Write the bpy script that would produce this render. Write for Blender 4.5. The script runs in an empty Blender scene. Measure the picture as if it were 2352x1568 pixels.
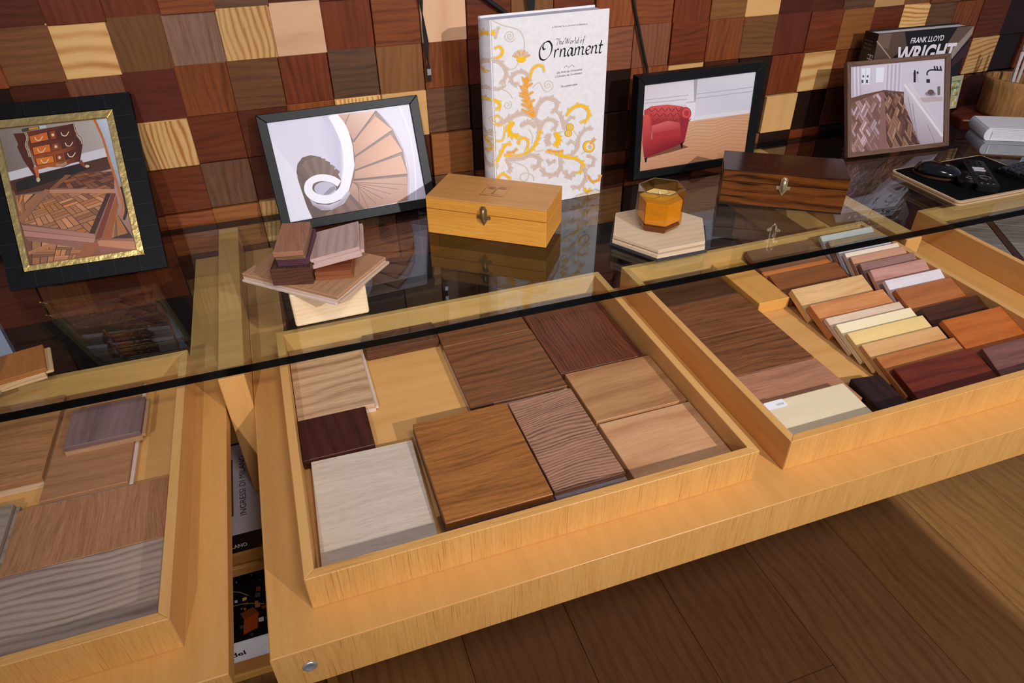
import bpy, bmesh, math, random
import numpy as np
from mathutils import Matrix, Vector
random.seed(7)
SC = bpy.context.scene
COL = SC.collection
PI = math.pi

# ------------------------------------------------------------------ camera
cam = bpy.data.cameras.new('camera')
cam.lens = 24.12; cam.sensor_width = 36; cam.clip_start = .02
camo = bpy.data.objects.new('camera', cam); COL.objects.link(camo)
camo.matrix_world = Matrix(((.94494, .20023, -.25883, .36938), (-.32699, .54680, -.77077, -1.54606),
                            (-.01280, .81297, .58217, 1.49830), (0, 0, 0, 1)))
SC.camera = camo
# ------------------------------------------------------------------ world, lights, exposure
W = bpy.data.worlds.new('room_light'); SC.world = W; W.use_nodes = True
W.node_tree.nodes['Background'].inputs[0].default_value = (.84, .86, 1.10, 1)
W.node_tree.nodes['Background'].inputs[1].default_value = .20
def spot(name, loc, target, power, color, size, angle, blend=.3):
    l = bpy.data.lights.new(name, 'SPOT'); l.energy = power; l.color = color
    l.shadow_soft_size = size; l.spot_size = math.radians(angle); l.spot_blend = blend
    o = bpy.data.objects.new(name, l); COL.objects.link(o); o.location = loc
    o.rotation_euler = (Vector(target) - Vector(loc)).to_track_quat('-Z', 'Y').to_euler()
    return o
WARM = (1.0, .955, .935)
spot('track_spotlight', (1.60, -3.0, 2.25), (1.32, -.50, .80), 205, WARM, .022, 63, .95)
spot('track_spotlight', (-.18, -3.0, 2.28), (.52, 0, 1.12), 105, WARM, .022, 46, .9)
spot('overhead_fill', (.85, -2.4, 3.0), (.95, -.95, .3), 72, (1, .95, .9), .22, 85, .6)  # added soft overhead fill, placed to brighten the floor under the bench
SC.view_settings.view_transform = 'Standard'
SC.view_settings.look = 'None'
SC.view_settings.gamma = 1
SC.view_settings.use_curve_mapping = False
SC.view_settings.exposure = 0

# ------------------------------------------------------------------ colours and materials
def lin(c, k=1.0):
    out = []
    for v in c[:3]:
        v = v / 255.
        v = v / 12.92 if v <= .04045 else ((v + .055) / 1.055) ** 2.4
        out.append(min(.95, v * k))
    return (*out, 1.0)
class NT:
    def __init__(s, name):
        s.m = bpy.data.materials.new(name); s.m.use_nodes = True; s.t = s.m.node_tree
        s.t.nodes.clear(); s.out = s.n('ShaderNodeOutputMaterial')
    def n(s, typ, **kw):
        nd = s.t.nodes.new(typ)
        for k, v in kw.items(): setattr(nd, k, v)
        return nd
    def l(s, a, b): s.t.links.new(a, b)
    def math(s, op, a, b=None, clamp=False):
        nd = s.n('ShaderNodeMath', operation=op, use_clamp=clamp)
        for i, x in enumerate((a, b)):
            if x is None: continue
            if isinstance(x, (int, float)): nd.inputs[i].default_value = x
            else: s.l(x, nd.inputs[i])
        return nd.outputs[0]
    def noise(s, vec, scale=1, detail=2, rough=.5):
        nd = s.n('ShaderNodeTexNoise'); nd.inputs['Scale'].default_value = scale
        nd.inputs['Detail'].default_value = detail; nd.inputs['Roughness'].default_value = rough
        s.l(vec, nd.inputs['Vector']); return nd.outputs[0]
    def mul(s, vec, xyz):
        nd = s.n('ShaderNodeVectorMath', operation='MULTIPLY'); s.l(vec, nd.inputs[0]); nd.inputs[1].default_value = xyz
        return nd.outputs[0]
def plain(name, c, rough=.5, metal=0, k=1.0, spec=.5, coat=0, bump=None, alpha=None):
    t = NT(name); p = t.n('ShaderNodeBsdfPrincipled'); t.l(p.outputs[0], t.out.inputs[0])
    p.inputs['Base Color'].default_value = lin(c, k); p.inputs['Roughness'].default_value = rough
    p.inputs['Metallic'].default_value = metal; p.inputs['Specular IOR Level'].default_value = spec
    p.inputs['Coat Weight'].default_value = coat; p.inputs['Coat Roughness'].default_value = .08
    tc = t.n('ShaderNodeTexCoord')
    n = t.noise(tc.outputs['Object'], bump[0] if bump else 90, 3)
    # slight tonal variation
    mx = t.n('ShaderNodeMix', data_type='RGBA'); mx.inputs['A'].default_value = lin(c, k * .86); mx.inputs['B'].default_value = lin(c, k * 1.1)
    t.l(n, mx.inputs['Factor']); t.l(mx.outputs['Result'], p.inputs['Base Color'])
    if bump:
        b = t.n('ShaderNodeBump'); b.inputs['Strength'].default_value = bump[1]; b.inputs['Distance'].default_value = bump[2]
        t.l(n, b.inputs['Height']); t.l(b.outputs[0], p.inputs['Normal'])
    return t.m
def wood_material():
    t = NT('wood'); p = t.n('ShaderNodeBsdfPrincipled'); t.l(p.outputs[0], t.out.inputs[0])
    uv = t.n('ShaderNodeUVMap', uv_map='UV').outputs[0]
    c1 = t.n('ShaderNodeAttribute', attribute_name='c1').outputs['Color']
    a2 = t.n('ShaderNodeAttribute', attribute_name='c2'); c2, crack = a2.outputs['Color'], a2.outputs['Alpha']
    pa = t.n('ShaderNodeAttribute', attribute_name='par')
    sp = t.n('ShaderNodeSeparateColor'); t.l(pa.outputs['Color'], sp.inputs[0])
    ring, freq, pore = sp.outputs[0], t.math('MULTIPLY', sp.outputs[1], 300.), sp.outputs[2]
    rough = pa.outputs['Alpha']
    w1 = t.math('SUBTRACT', t.noise(t.mul(uv, (4.5, 9, 1)), 1, 1), .5)
    w2 = t.math('SUBTRACT', t.noise(t.mul(uv, (22, 80, 1)), 1, 3), .5)
    warp = t.math('ADD', t.math('MULTIPLY', w1, .062), t.math('MULTIPLY', w2, .006))
    sx = t.n('ShaderNodeSeparateXYZ'); t.l(uv, sx.inputs[0])
    v2 = t.math('ADD', sx.outputs[1], warp)
    s = t.math('SINE', t.math('MULTIPLY', t.math('MULTIPLY', v2, freq), 2 * PI))
    s = t.math('POWER', t.math('ADD', t.math('MULTIPLY', s, .5), .5), 2.0)
    wu = t.n('ShaderNodeCombineXYZ'); t.l(sx.outputs[0], wu.inputs[0]); t.l(t.math('ADD', sx.outputs[1], t.math('MULTIPLY', warp, .5)), wu.inputs[1]); wu = wu.outputs[0]
    low = t.math('SUBTRACT', t.noise(t.mul(wu, (4.5, 30, 1)), 1, 3, .6), .5)
    streak = t.math('SUBTRACT', t.noise(t.mul(wu, (8, 170, 1)), 1, 4, .68), .5)
    fine = t.math('SUBTRACT', t.noise(t.mul(wu, (22, 520, 1)), 1, 3, .65), .5)
    dash = t.noise(t.mul(wu, (60, 900, 1)), 1, 2, .5)
    mr = t.n('ShaderNodeMapRange'); t.l(dash, mr.inputs[0]); mr.inputs[1].default_value = .55; mr.inputs[2].default_value = .70; dash = mr.outputs[0]
    f = t.math('ADD', t.math('MULTIPLY', low, 1.0), .36)
    f = t.math('ADD', f, t.math('MULTIPLY', t.math('SUBTRACT', s, .38), t.math('MULTIPLY', ring, t.math('ADD', t.math('MULTIPLY', low, 2.2), .85))))
    f = t.math('ADD', f, t.math('MULTIPLY', streak, t.math('MULTIPLY', pore, 2.3)))
    f = t.math('ADD', f, t.math('MULTIPLY', fine, t.math('MULTIPLY', pore, 1.7)), True)
    mx = t.n('ShaderNodeMix', data_type='RGBA'); t.l(f, mx.inputs['Factor']); t.l(c1, mx.inputs['A']); t.l(c2, mx.inputs['B'])
    ck = t.noise(t.mul(uv, (9, 620, 1)), 1, 1); m2 = t.n('ShaderNodeMapRange'); t.l(ck, m2.inputs[0]); m2.inputs[1].default_value = .62; m2.inputs[2].default_value = .72
    dk = t.math('ADD', t.math('MULTIPLY', dash, t.math('MULTIPLY', pore, .5)), t.math('MULTIPLY', m2.outputs[0], t.math('MULTIPLY', crack, .6)), True)
    m3 = t.n('ShaderNodeMix', data_type='RGBA', blend_type='MULTIPLY'); t.l(dk, m3.inputs['Factor']); t.l(mx.outputs['Result'], m3.inputs['A']); m3.inputs['B'].default_value = (.36, .26, .20, 1)
    t.l(m3.outputs['Result'], p.inputs['Base Color']); t.l(rough, p.inputs['Roughness'])
    p.inputs['Specular IOR Level'].default_value = .32
    b = t.n('ShaderNodeBump'); b.inputs['Strength'].default_value = .25; b.inputs['Distance'].default_value = .0006
    hh = t.math('ADD', t.math('MULTIPLY', fine, pore), t.math('ADD', t.math('MULTIPLY', dk, -.6), t.math('MULTIPLY', t.math('MULTIPLY', s, ring), -.30)))
    t.l(hh, b.inputs['Height']); t.l(b.outputs[0], p.inputs['Normal'])
    return t.m
def print_material(name='printed_paper', rough=.3, coat=0.):
    t = NT(name); p = t.n('ShaderNodeBsdfPrincipled'); t.l(p.outputs[0], t.out.inputs[0])
    a = t.n('ShaderNodeAttribute', attribute_name='Col'); t.l(a.outputs['Color'], p.inputs['Base Color'])
    p.inputs['Roughness'].default_value = rough; p.inputs['Coat Weight'].default_value = coat; p.inputs['Coat Roughness'].default_value = .05
    return t.m
def clear_glass(name, tint, tint_lin=None, f0=.04):
    t = NT(name); tr = t.n('ShaderNodeBsdfTransparent'); gl = t.n('ShaderNodeBsdfGlossy'); mx = t.n('ShaderNodeMixShader')
    tr.inputs[0].default_value = (*tint, 1); gl.inputs['Roughness'].default_value = 0.004; gl.inputs[0].default_value = (1, 1, 1, 1)
    lw = t.n('ShaderNodeLayerWeight'); lw.inputs[0].default_value = .5
    fr = t.math('ADD', t.math('MULTIPLY', t.math('POWER', lw.outputs['Facing'], 5), 1 - f0), f0, True)
    t.l(fr, mx.inputs[0]); t.l(tr.outputs[0], mx.inputs[1]); t.l(gl.outputs[0], mx.inputs[2]); t.l(mx.outputs[0], t.out.inputs[0])
    return t.m
M_WOOD = wood_material()
M_PRINT = print_material()
M_PHOTO = print_material('glossy_photo_paper', .34, 0)
M_GLASS = clear_glass('shelf_glass', (.948, .998, .992), f0=.05)
M_EDGE = plain('dark_glass_edge', (7, 10, 11), .2, spec=.12)
M_AMBER = clear_glass('amber_glass', (.93, .77, .42))
M_BLACK = plain('black_lacquer', (15, 17, 20), .40, spec=.25)
M_BLACKG = plain('black_gloss_plastic', (14, 14, 16), .12)
M_BLACKM = plain('black_felt', (7, 7, 9), .9, spec=.1)
M_LEATH = plain('black_leather', (8, 10, 15), .5, spec=.16, bump=(260, .15, .0006))
M_BRASS = plain('hammered_brass', (236, 206, 132), .27, 1.0, bump=(70, .35, .003))
M_BRONZE = plain('aged_bronze', (160, 136, 96), .36, .75)
M_NICKEL = plain('brushed_nickel', (220, 204, 168), .28, .8)
M_STEEL = plain('steel', (190, 195, 200), .3, .6)
M_WHITE = plain('white_paper', (232, 230, 234), .6)
M_GRAYB = plain('gray_cloth', (150, 152, 158), .7)
M_WAX = plain('amber_wax', (252, 212, 132), .5)
M_SLATE = plain('dark_slate', (52, 52, 58), .5, bump=(150, .3, .001))
M_STRAP = plain('black_webbing', (10, 10, 12), .7)
M_DWALL = plain('dark_lower_wall', (30, 20, 15), .6)

# ------------------------------------------------------------------ mesh helpers
def box_geo(x0, x1, y0, y1, z0, z1, bev=0.0, seg=1):
    bm = bmesh.new()
    vs = [bm.verts.new((x, y, z)) for x in (x0, x1) for y in (y0, y1) for z in (z0, z1)]
    for f in ((0, 1, 3, 2), (4, 6, 7, 5), (0, 4, 5, 1), (2, 3, 7, 6), (0, 2, 6, 4), (1, 5, 7, 3)):
        bm.faces.new([vs[i] for i in f])
    if bev: bmesh.ops.bevel(bm, geom=bm.edges[:], offset=bev, segments=seg, affect='EDGES', profile=.5)
    return geo(bm)
def geo(bm):
    bm.normal_update(); bm.verts.index_update()
    v = [tuple(a.co) for a in bm.verts]; f = [[a.index for a in q.verts] for q in bm.faces]
    bm.free(); return v, f
def prism_geo(poly, z0, z1, bev=0.0, seg=1):
    bm = bmesh.new(); n = len(poly)
    if sum(poly[i][0] * poly[(i + 1) % n][1] - poly[(i + 1) % n][0] * poly[i][1] for i in range(n)) < 0: poly = poly[::-1]
    a = [bm.verts.new((x, y, z0)) for x, y in poly]; b = [bm.verts.new((x, y, z1)) for x, y in poly]
    bm.faces.new(a[::-1]); bm.faces.new(b)
    for i in range(n): bm.faces.new((a[i], a[(i + 1) % n], b[(i + 1) % n], b[i]))
    if bev: bmesh.ops.bevel(bm, geom=bm.edges[:], offset=bev, segments=seg, affect='EDGES', profile=.5)
    return geo(bm)
def tube_geo(path, r, n=10, caps=True):
    path = [Vector(p) for p in path]; R = r if isinstance(r, (list, tuple)) else [r] * len(path)
    v, f = [], []; prev = None
    for i, p in enumerate(path):
        d = (path[min(i + 1, len(path) - 1)] - path[max(i - 1, 0)]).normalized()
        if prev is None: a = d.orthogonal().normalized()
        else: a = (prev - d * prev.dot(d)).normalized()
        prev = a; b = d.cross(a)
        for k in range(n):
            t = 2 * PI * k / n; q = p + (a * math.cos(t) + b * math.sin(t)) * R[i]; v.append(tuple(q))
    for i in range(len(path) - 1):
        for k in range(n):
            f.append([i * n + k, i * n + (k + 1) % n, (i + 1) * n + (k + 1) % n, (i + 1) * n + k])
    if caps: f.append(list(range(n))[::-1]); f.append([(len(path) - 1) * n + k for k in range(n)])
    return v, f
def lathe_geo(prof, n=24, wob=None):
    v, f = [], []
    for i, (r, z) in enumerate(prof):
        for k in range(n):
            t = 2 * PI * k / n; rr = r * (1 + (wob(t, z) if wob else 0)); v.append((rr * math.cos(t), rr * math.sin(t), z))
    for i in range(len(prof) - 1):
        for k in range(n): f.append([i * n + k, i * n + (k + 1) % n, (i + 1) * n + (k + 1) % n, (i + 1) * n + k])
    f.append(list(range(n))[::-1]); f.append([(len(prof) - 1) * n + k for k in range(n)])
    return v, f
class MB:
    """collects shapes, then links them as ONE mesh object"""
    def __init__(s): s.v, s.f, s.uv, s.c1, s.c2, s.pa, s.mi, s.sm = [], [], [], [], [], [], [], []
    def add(s, g, wood=None, grain='x', mi=0, mat=None, smooth=False, off=None):
        v, f = g; b = len(s.v); V = [Vector(p) for p in v]
        off = off or (random.uniform(0, 9), random.uniform(0, 9))
        ax = 'xyz'.index(grain); oth = [i for i in range(3) if i != ax]
        for q in f:
            n = (V[q[1]] - V[q[0]]).cross(V[q[2]] - V[q[1]])
            k = max(range(3), key=lambda i: abs(n[i]))
            for i in q:
                p = V[i]
                if k == ax: u, w = p[oth[0]], p[oth[1]]
                else:
                    o = [j for j in oth if j != k][0]; u, w = p[ax], p[o] + .37 * k
                s.uv += [u + off[0], w + off[1]]
                if wood:
                    s.c1 += wood[0]; s.c2 += wood[1]; s.pa += wood[2]
                else:
                    s.c1 += (1, 1, 1, 1); s.c2 += (1, 1, 1, 1); s.pa += (0, 0, 0, .5)
            s.f.append([i + b for i in q]); s.mi.append(mi); s.sm.append(smooth)
        s.v += [tuple(mat @ p) if mat else tuple(p) for p in V]
        return s
    def build(s, name, mats=None, parent=None, loc=None, rot=None):
        me = bpy.data.meshes.new(name); me.from_pydata(s.v, [], s.f); 
        for m in (mats if isinstance(mats, (list, tuple)) else [mats or M_WOOD]): me.materials.append(m)
        me.uv_layers.new(name='UV').data.foreach_set('uv', s.uv)
        for nm, d in (('c1', s.c1), ('c2', s.c2), ('par', s.pa)):
            me.color_attributes.new(nm, 'FLOAT_COLOR', 'CORNER').data.foreach_set('color', d)
        me.polygons.foreach_set('material_index', s.mi); me.polygons.foreach_set('use_smooth', s.sm)
        me.update()
        return link(name, me, parent, loc, rot)
def link(name, data, parent=None, loc=None, rot=None):
    o = bpy.data.objects.new(name, data); COL.objects.link(o)
    if parent: o.parent = parent
    if loc: o.location = loc
    if rot: o.rotation_euler = rot
    return o
def tag(o, label, cat, group=None):
    o['label'] = label; o['category'] = cat
    if group: o['group'] = group
    return o
def thing(name, label, cat, loc=(0, 0, 0), rot=(0, 0, 0), group=None):
    o = link(name, None, None, loc, rot); o.empty_display_size = .02
    return tag(o, label, cat, group)
def struct(o): o['kind'] = 'structure'; return o
def wd(c1, c2, ring=.25, freq=70, pore=.35, rough=.5, k=1.0, crack=0.):
    return (lin(c1, k), (*lin(c2, k)[:3], crack), (ring, freq / 300., pore, rough))
MAPLE = wd((229, 176, 108), (208, 152, 82), .18, 30, .16, .40)
MAPLE_E = wd((228, 173, 100), (203, 143, 72), .14, 160, .42, .42, 1, .8)
MAPLE_F = wd((222, 166, 96), (202, 145, 74), .14, 40, .16, .36, 1, .15)
def rz(yaw): return Matrix.Rotation(yaw, 4, 'Z')

# ------------------------------------------------------------------ printed pictures: flat coloured shapes on paper
_tc = {}
def text_polys(s, bold=0.0):
    if (s, bold) in _tc: return _tc[(s, bold)]
    cu = bpy.data.curves.new('t', 'FONT'); cu.body = s; cu.size = 1; cu.offset = bold; cu.resolution_u = 4
    o = bpy.data.objects.new('t', cu); COL.objects.link(o)
    me = bpy.data.meshes.new_from_object(o.evaluated_get(bpy.context.evaluated_depsgraph_get()))
    v = [tuple(p.co)[:2] for p in me.vertices]; f = [list(p.vertices) for p in me.polygons]
    bpy.data.objects.remove(o); bpy.data.curves.remove(cu); bpy.data.meshes.remove(me)
    x0 = min(p[0] for p in v); x1 = max(p[0] for p in v); _tc[(s, bold)] = (v, f, x0, x1); return _tc[(s, bold)]
def catmull(P, n=8):
    P = [tuple(p) for p in P]
    if len(P) < 3: return P
    out = []
    Q = [P[0]] + P + [P[-1]]
    for i in range(1, len(Q) - 2):
        a, b, c, d = Q[i - 1], Q[i], Q[i + 1], Q[i + 2]
        for k in range(n):
            t = k / n
            out.append(tuple(.5 * (2 * b[j] + (c[j] - a[j]) * t + (2 * a[j] - 5 * b[j] + 4 * c[j] - d[j]) * t * t + (3 * b[j] - a[j] - 3 * c[j] + d[j]) * t ** 3) for j in range(len(b))))
    out.append(P[-1]); return out
class Print:
    def __init__(s, dz=1.2e-5): s.v, s.f, s.c, s.dz, s.L = [], [], [], dz, 0; s.H = None
    def quad(s, src, dst):
        A = []
        for (x, y), (u, w) in zip(src, dst):
            A.append([x, y, 1, 0, 0, 0, -u * x, -u * y, u]); A.append([0, 0, 0, x, y, 1, -w * x, -w * y, w])
        A = np.array(A, float); h = np.linalg.solve(A[:, :8], A[:, 8]); s.H = np.append(h, 1).reshape(3, 3); return s
    def m(s, p):
        if s.H is None: return p
        q = s.H @ np.array([p[0], p[1], 1.]); return (q[0] / q[2], q[1] / q[2])
    def poly(s, pts, c, raw=False, up=True):
        """c: one colour, or one per point"""
        if up: s.L += 1
        b = len(s.v); cs = c if isinstance(c[0], (tuple, list)) else [c] * len(pts)
        for p in pts:
            q = p if raw else s.m(p); s.v.append((q[0], -s.L * s.dz, q[1]))
        s.f.append(list(range(b, b + len(pts)))); s.c += [lin(k) for k in cs]
    def layer(s): s.L += 1
    def stroke(s, path, w, c, n=8, raw=False, up=True, sm=True):
        P = catmull(path, n) if sm else [tuple(p) for p in path]
        if up: s.L += 1
        N = len(P); Lf, Rt = [], []
        for i, p in enumerate(P):
            a, b = P[max(i - 1, 0)], P[min(i + 1, N - 1)]; d = (b[0] - a[0], b[1] - a[1]); l = math.hypot(*d) or 1
            t = i / (N - 1); ww = w(t, d) if callable(w) else w
            nx, ny = -d[1] / l * ww / 2, d[0] / l * ww / 2
            Lf.append((p[0] + nx, p[1] + ny)); Rt.append((p[0] - nx, p[1] - ny))
        for i in range(N - 1): s.poly([Lf[i], Lf[i + 1], Rt[i + 1], Rt[i]], c, raw, False)
    def text(s, body, bl, br, cap, c, shear=0., bold=0., raw=False):
        """lettering between two baseline points; cap height in metres"""
        v, f, x0, x1 = text_polys(body, bold); s.L += 1
        bl, br = (bl, br) if raw else (s.m(bl), s.m(br))
        ex = ((br[0] - bl[0]) / (x1 - x0), (br[1] - bl[1]) / (x1 - x0)); l = math.hypot(*ex) or 1
        ey = (-ex[1] / l * cap / .69, ex[0] / l * cap / .69); b = len(s.v)
        for x, y in v:
            x = x - x0 + shear * y * cap / .69 / l
            s.v.append((bl[0] + ex[0] * x + ey[0] * y, -s.L * s.dz, bl[1] + ex[1] * x + ey[1] * y))
        for q in f:
            s.f.append([i + b for i in q]); s.c += [lin(c)] * len(q)
    def build(s, name, parent, loc=(0, 0, 0), rot=None, mat=None):
        fs = []; 
        for q in s.f:                                   # every face towards -y
            a = [s.v[i] for i in q]; ar = sum(a[i][0] * a[(i + 1) % len(a)][2] - a[(i + 1) % len(a)][0] * a[i][2] for i in range(len(a)))
            fs.append(q)
        me = bpy.data.meshes.new(name); me.from_pydata(s.v, [], fs); me.materials.append(mat or M_PRINT)
        # per-corner colours, in face order
        cols = []; k = 0
        for q in s.f:
            for i in q: cols += s.c[k]; k += 1
        me.color_attributes.new('Col', 'FLOAT_COLOR', 'CORNER').data.foreach_set('color', cols); me.update()
        return link(name, me, parent, loc, rot)
def circ(cx, cy, rx, ry=None, n=20, a0=0, a1=360):
    ry = ry or rx
    return [(cx + rx * math.cos(math.radians(a0 + (a1 - a0) * i / (n if a1 - a0 == 360 else n - 1))), cy + ry * math.sin(math.radians(a0 + (a1 - a0) * i / (n if a1 - a0 == 360 else n - 1)))) for i in range(n)]
# ================================================================== THE SETTING
ZG, TG, ZB, ZF, ZT = .8326, .0148, .7514, .7574, .8087     # glass top, glass thickness, bench top, tray floor, tray rim
# wall of wooden tiles, 10 cm pitch: one mesh, each tile its own wood, one darkened for shade
D = dict(
    r=((116, 54, 27), (70, 29, 15), .25, 60, .5), d=((92, 42, 23), (56, 23, 13), .2, 60, .4), m=((96, 43, 29), (66, 27, 19), .12, 60, .3),
    o=((138, 74, 36), (88, 42, 21), .35, 70, .5), w=((124, 77, 42), (84, 48, 26), .3, 60, .45), g=((134, 100, 80), (98, 68, 52), .2, 60, .7),
    b=((124, 80, 42), (92, 56, 28), .35, 70, .4), k=((42, 22, 15), (26, 13, 9), .2, 60, .4), u=((104, 70, 47), (66, 41, 27), .35, 60, .5),
    p=((226, 180, 116), (180, 116, 56), .95, 95, .2), P=((226, 180, 116), (186, 128, 64), .9, 30, .2), l=((212, 172, 136), (186, 138, 104), .3, 14, .12),
    y=((214, 168, 108), (188, 140, 84), .2, 20, .12), t=((150, 92, 46), (116, 66, 30), .35, 60, .5), q=((132, 78, 52), (98, 52, 34), .45, 80, .5))
TILES = {   # row: (first column, kinds, grain directions)
    -2: (-3, 'rdorwdrborurdorwduro', ''), -1: (-3, 'rwdrroudrowrdrobrwdr', ''),
    0: (-3, 'dowPbgplrolrbroorbydduybwdr', 'vvhhvvvhvhvhvhvhvhhhhhhvhvh'),
    1: (-3, 'rkdqmowrubomrrqqrobmrtrpuorkd', 'hhhvhvhvhvvhhhhvhvhvhhhhhvhhh'),
    2: (-3, 'rdrwprdopyukkdkoydkrPodrkdpkr', 'hhhvvhhvvhhhhhhvhvhvhhhhhhhvh'),  # near-black tile between book and armchair frame stands in for shade
    3: (-3, 'rkodrudrodtkdkkrdkkykdkkrudkr', 'hvhvhvhvhvhvhvhvhvhvhvhvhvhvh'),
    4: (-3, 'drkrotprukwrbkdrkrwkrkdkkrdrk', 'vhvhhhvhvhhvhvhvhvhvhvhvhvhvh'),
    5: (-3, 'rodrkrwdorkdruwkrdkrkrdkrdkrd', 'hvhvhvhvhvhvhvhvhvhvhvhvhvhvh')}
def warp_tile(x, z):                                                     # the tiles are laid slightly out of true
    x = min(2.4, max(-.1, x)) - 1; z = min(1.3, max(.85, z)) - 1.1; b = (1, x, z, x * x, x * z, z * z, x ** 3)
    return (sum(p * q for p, q in zip(b, (.0001, .01687, -.01051, .00113, -.04211, .03894, -.01931))), sum(p * q for p, q in zip(b, (.00539, -.00719, -.0171, -.01042, .00949, -.10876, .00461))))
wall = MB()
for r, (c0, kinds, gr) in TILES.items():
    for i in range(30):
        c = c0 + i
        kd = kinds[i] if i < len(kinds) else random.choice('rdowmk')
        e = D[kd]; f = random.uniform(.9, 1.1)
        wv = wd(tuple(a * f for a in e[0]), tuple(a * f for a in e[1]), e[2], e[3], e[4], .38 if kd in 'rdmok' else .5, 1.05)
        g = 'xz'[(gr[i] if i < len(gr) else random.choice('hv')) == 'v']
        pr = random.uniform(-.0055, .0055) - (.0035 if (c * 7 + r * 3) % 5 == 0 else 0)
        gap = random.uniform(.0003, .0009)
        dx, dz = warp_tile((c + .5) * .1, 1.26 - .1 * (r + .5))
        wall.add(box_geo(c * .1 + gap, (c + 1) * .1 - gap, -pr * .7 - .001, .03, 1.26 - .1 * (r + 1) + gap, 1.26 - .1 * r - gap, .0012), wv, g, mat=Matrix.Translation((dx, 0, dz)))
wall.add(box_geo(-.3, 2.7, .03, .06, 0, 1.46), wd((40, 22, 14), (30, 16, 10)))
wall.add(box_geo(-.3, 2.7, .004, .03, 0, .66), wd((34, 20, 14), (26, 14, 10), rough=.7))
struct(wall.build('wall_back'))
# oak floor boards, laid front to back
fl = MB(); fcol = [((176, 124, 78), (134, 88, 50)), ((166, 114, 70), (124, 82, 46)), ((182, 130, 76), (138, 92, 50)), ((192, 142, 80), (150, 104, 56))]
for i in range(-6, 13):
    x0 = .793 + .2567 * i; y = -3.4 - random.uniform(0, 1); y1s = []
    cuts = [-3.6, -2.3 + random.uniform(-.3, .3), -.99 if i == 1 else -1.5 + random.uniform(-.25, .2), .02]
    if i in (2, 3, 4): cuts = [-3.6, -1.9, .02]
    for a, b in zip(cuts[:-1], cuts[1:]):
        c1, c2 = (fcol[3] if i > 3 else random.choice(fcol[:3]))  # right-hand boards lighter: the lit patch is put into their colour
        fl.add(box_geo(x0 + .0006, x0 + .2561, a + .0006, b - .0006, -.02, 0, .0008), wd(c1, c2, .32, 34, .55, .5), 'y')
fl.add(box_geo(-.8, 4.2, -3.6, .02, -.04, -.0195), wd((40, 26, 16), (30, 20, 12)))
struct(fl.build('floor'))

# ================================================================== BENCH, PANELS, GLASS
def bench(x0, x1, label, bolts, th=.069):
    t = thing('display_bench', label, 'bench', ((x0 + x1) / 2, -1.053, ZB - .069), group='maple display benches')
    ox, oy, oz = -(x0 + x1) / 2, 1.053, -(ZB - .069)
    T = Matrix.Translation((ox, oy, oz))
    MB().add(box_geo(x0, x1, -1.0528, -.45, ZB - th + .0015, ZB, .0012), MAPLE_F, 'y', mat=T).build('bench_top', M_WOOD, t)
    MB().add(box_geo(x0, x1, -1.0535, -1.0528, ZB - th, ZB - .0004), MAPLE_E, 'z', mat=T).build('edge_band', M_WOOD, t)
    for a, b in ((x0, x0 + .062), (x1 - .062, x1)):
        MB().add(box_geo(a, b, -.45, -.008, ZB - th, ZB - .0003), MAPLE, 'y', mat=T).build('side_rail', M_WOOD, t)
    for bx in bolts:
        b = MB(); R = Matrix.Translation((bx + ox, -1.0536 + oy, ZB - .032 + oz)) @ Matrix.Rotation(PI / 2, 4, 'X')
        b.add(lathe_geo([(.0088, 0), (.0088, .0010), (.0070, .0022), (.0058, .0022), (.0050, .0014), (.0005, .0016)], 24), mat=R, smooth=True)
        b.build('bolt', M_STEEL, t)
    return t
bench(.238, 1.577, 'long maple display bench holding the middle tray and the tray of fanned samples', [.2772, 1.54])
bench(-1.14, .1935, 'maple bench at the left edge of the photo under the oak sample tray', [], .030)
bench(1.621, 2.96, 'maple bench at the far right under the tray of gray weathered boards', [])
def panel(x0, x1, label):
    t = MB().add(box_geo(x0 - (x0 + x1) / 2, x1 - (x0 + x1) / 2, 0, .57, 0, ZG - TG - .0008 - .558, .001), MAPLE, 'z').build('support_panel', M_WOOD, None, ((x0 + x1) / 2, -.583, .558))
    tag(t, label, 'panel', 'upright panels carrying the glass')
panel(.1965, .2372, 'upright maple panel under the glass in the gap between left and middle benches')
panel(1.579, 1.6195, 'upright maple panel under the glass behind the tray of fanned samples')
g = MB(); gv = box_geo(-1.1, 3.1, -.58, -.0105, ZG - TG, ZG, .0008)
bm = None
for q in [q for q in gv[1]]:
    cen = sum((Vector(gv[0][i]) for i in q), Vector()) / len(q)
    g.add((gv[0], [q]), mi=0 if abs(cen.z - ZG) < 1e-5 or abs(cen.z - ZG + TG) < 1e-5 else 1)
gs = thing('glass_shelf', 'long clear glass shelf with dark front edge spanning above the trays', 'shelf', (1.0, -.3, ZG - TG))
g.build('glass_pane', [M_GLASS, M_EDGE], gs, (-1.0, .3, -(ZG - TG)))

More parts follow.
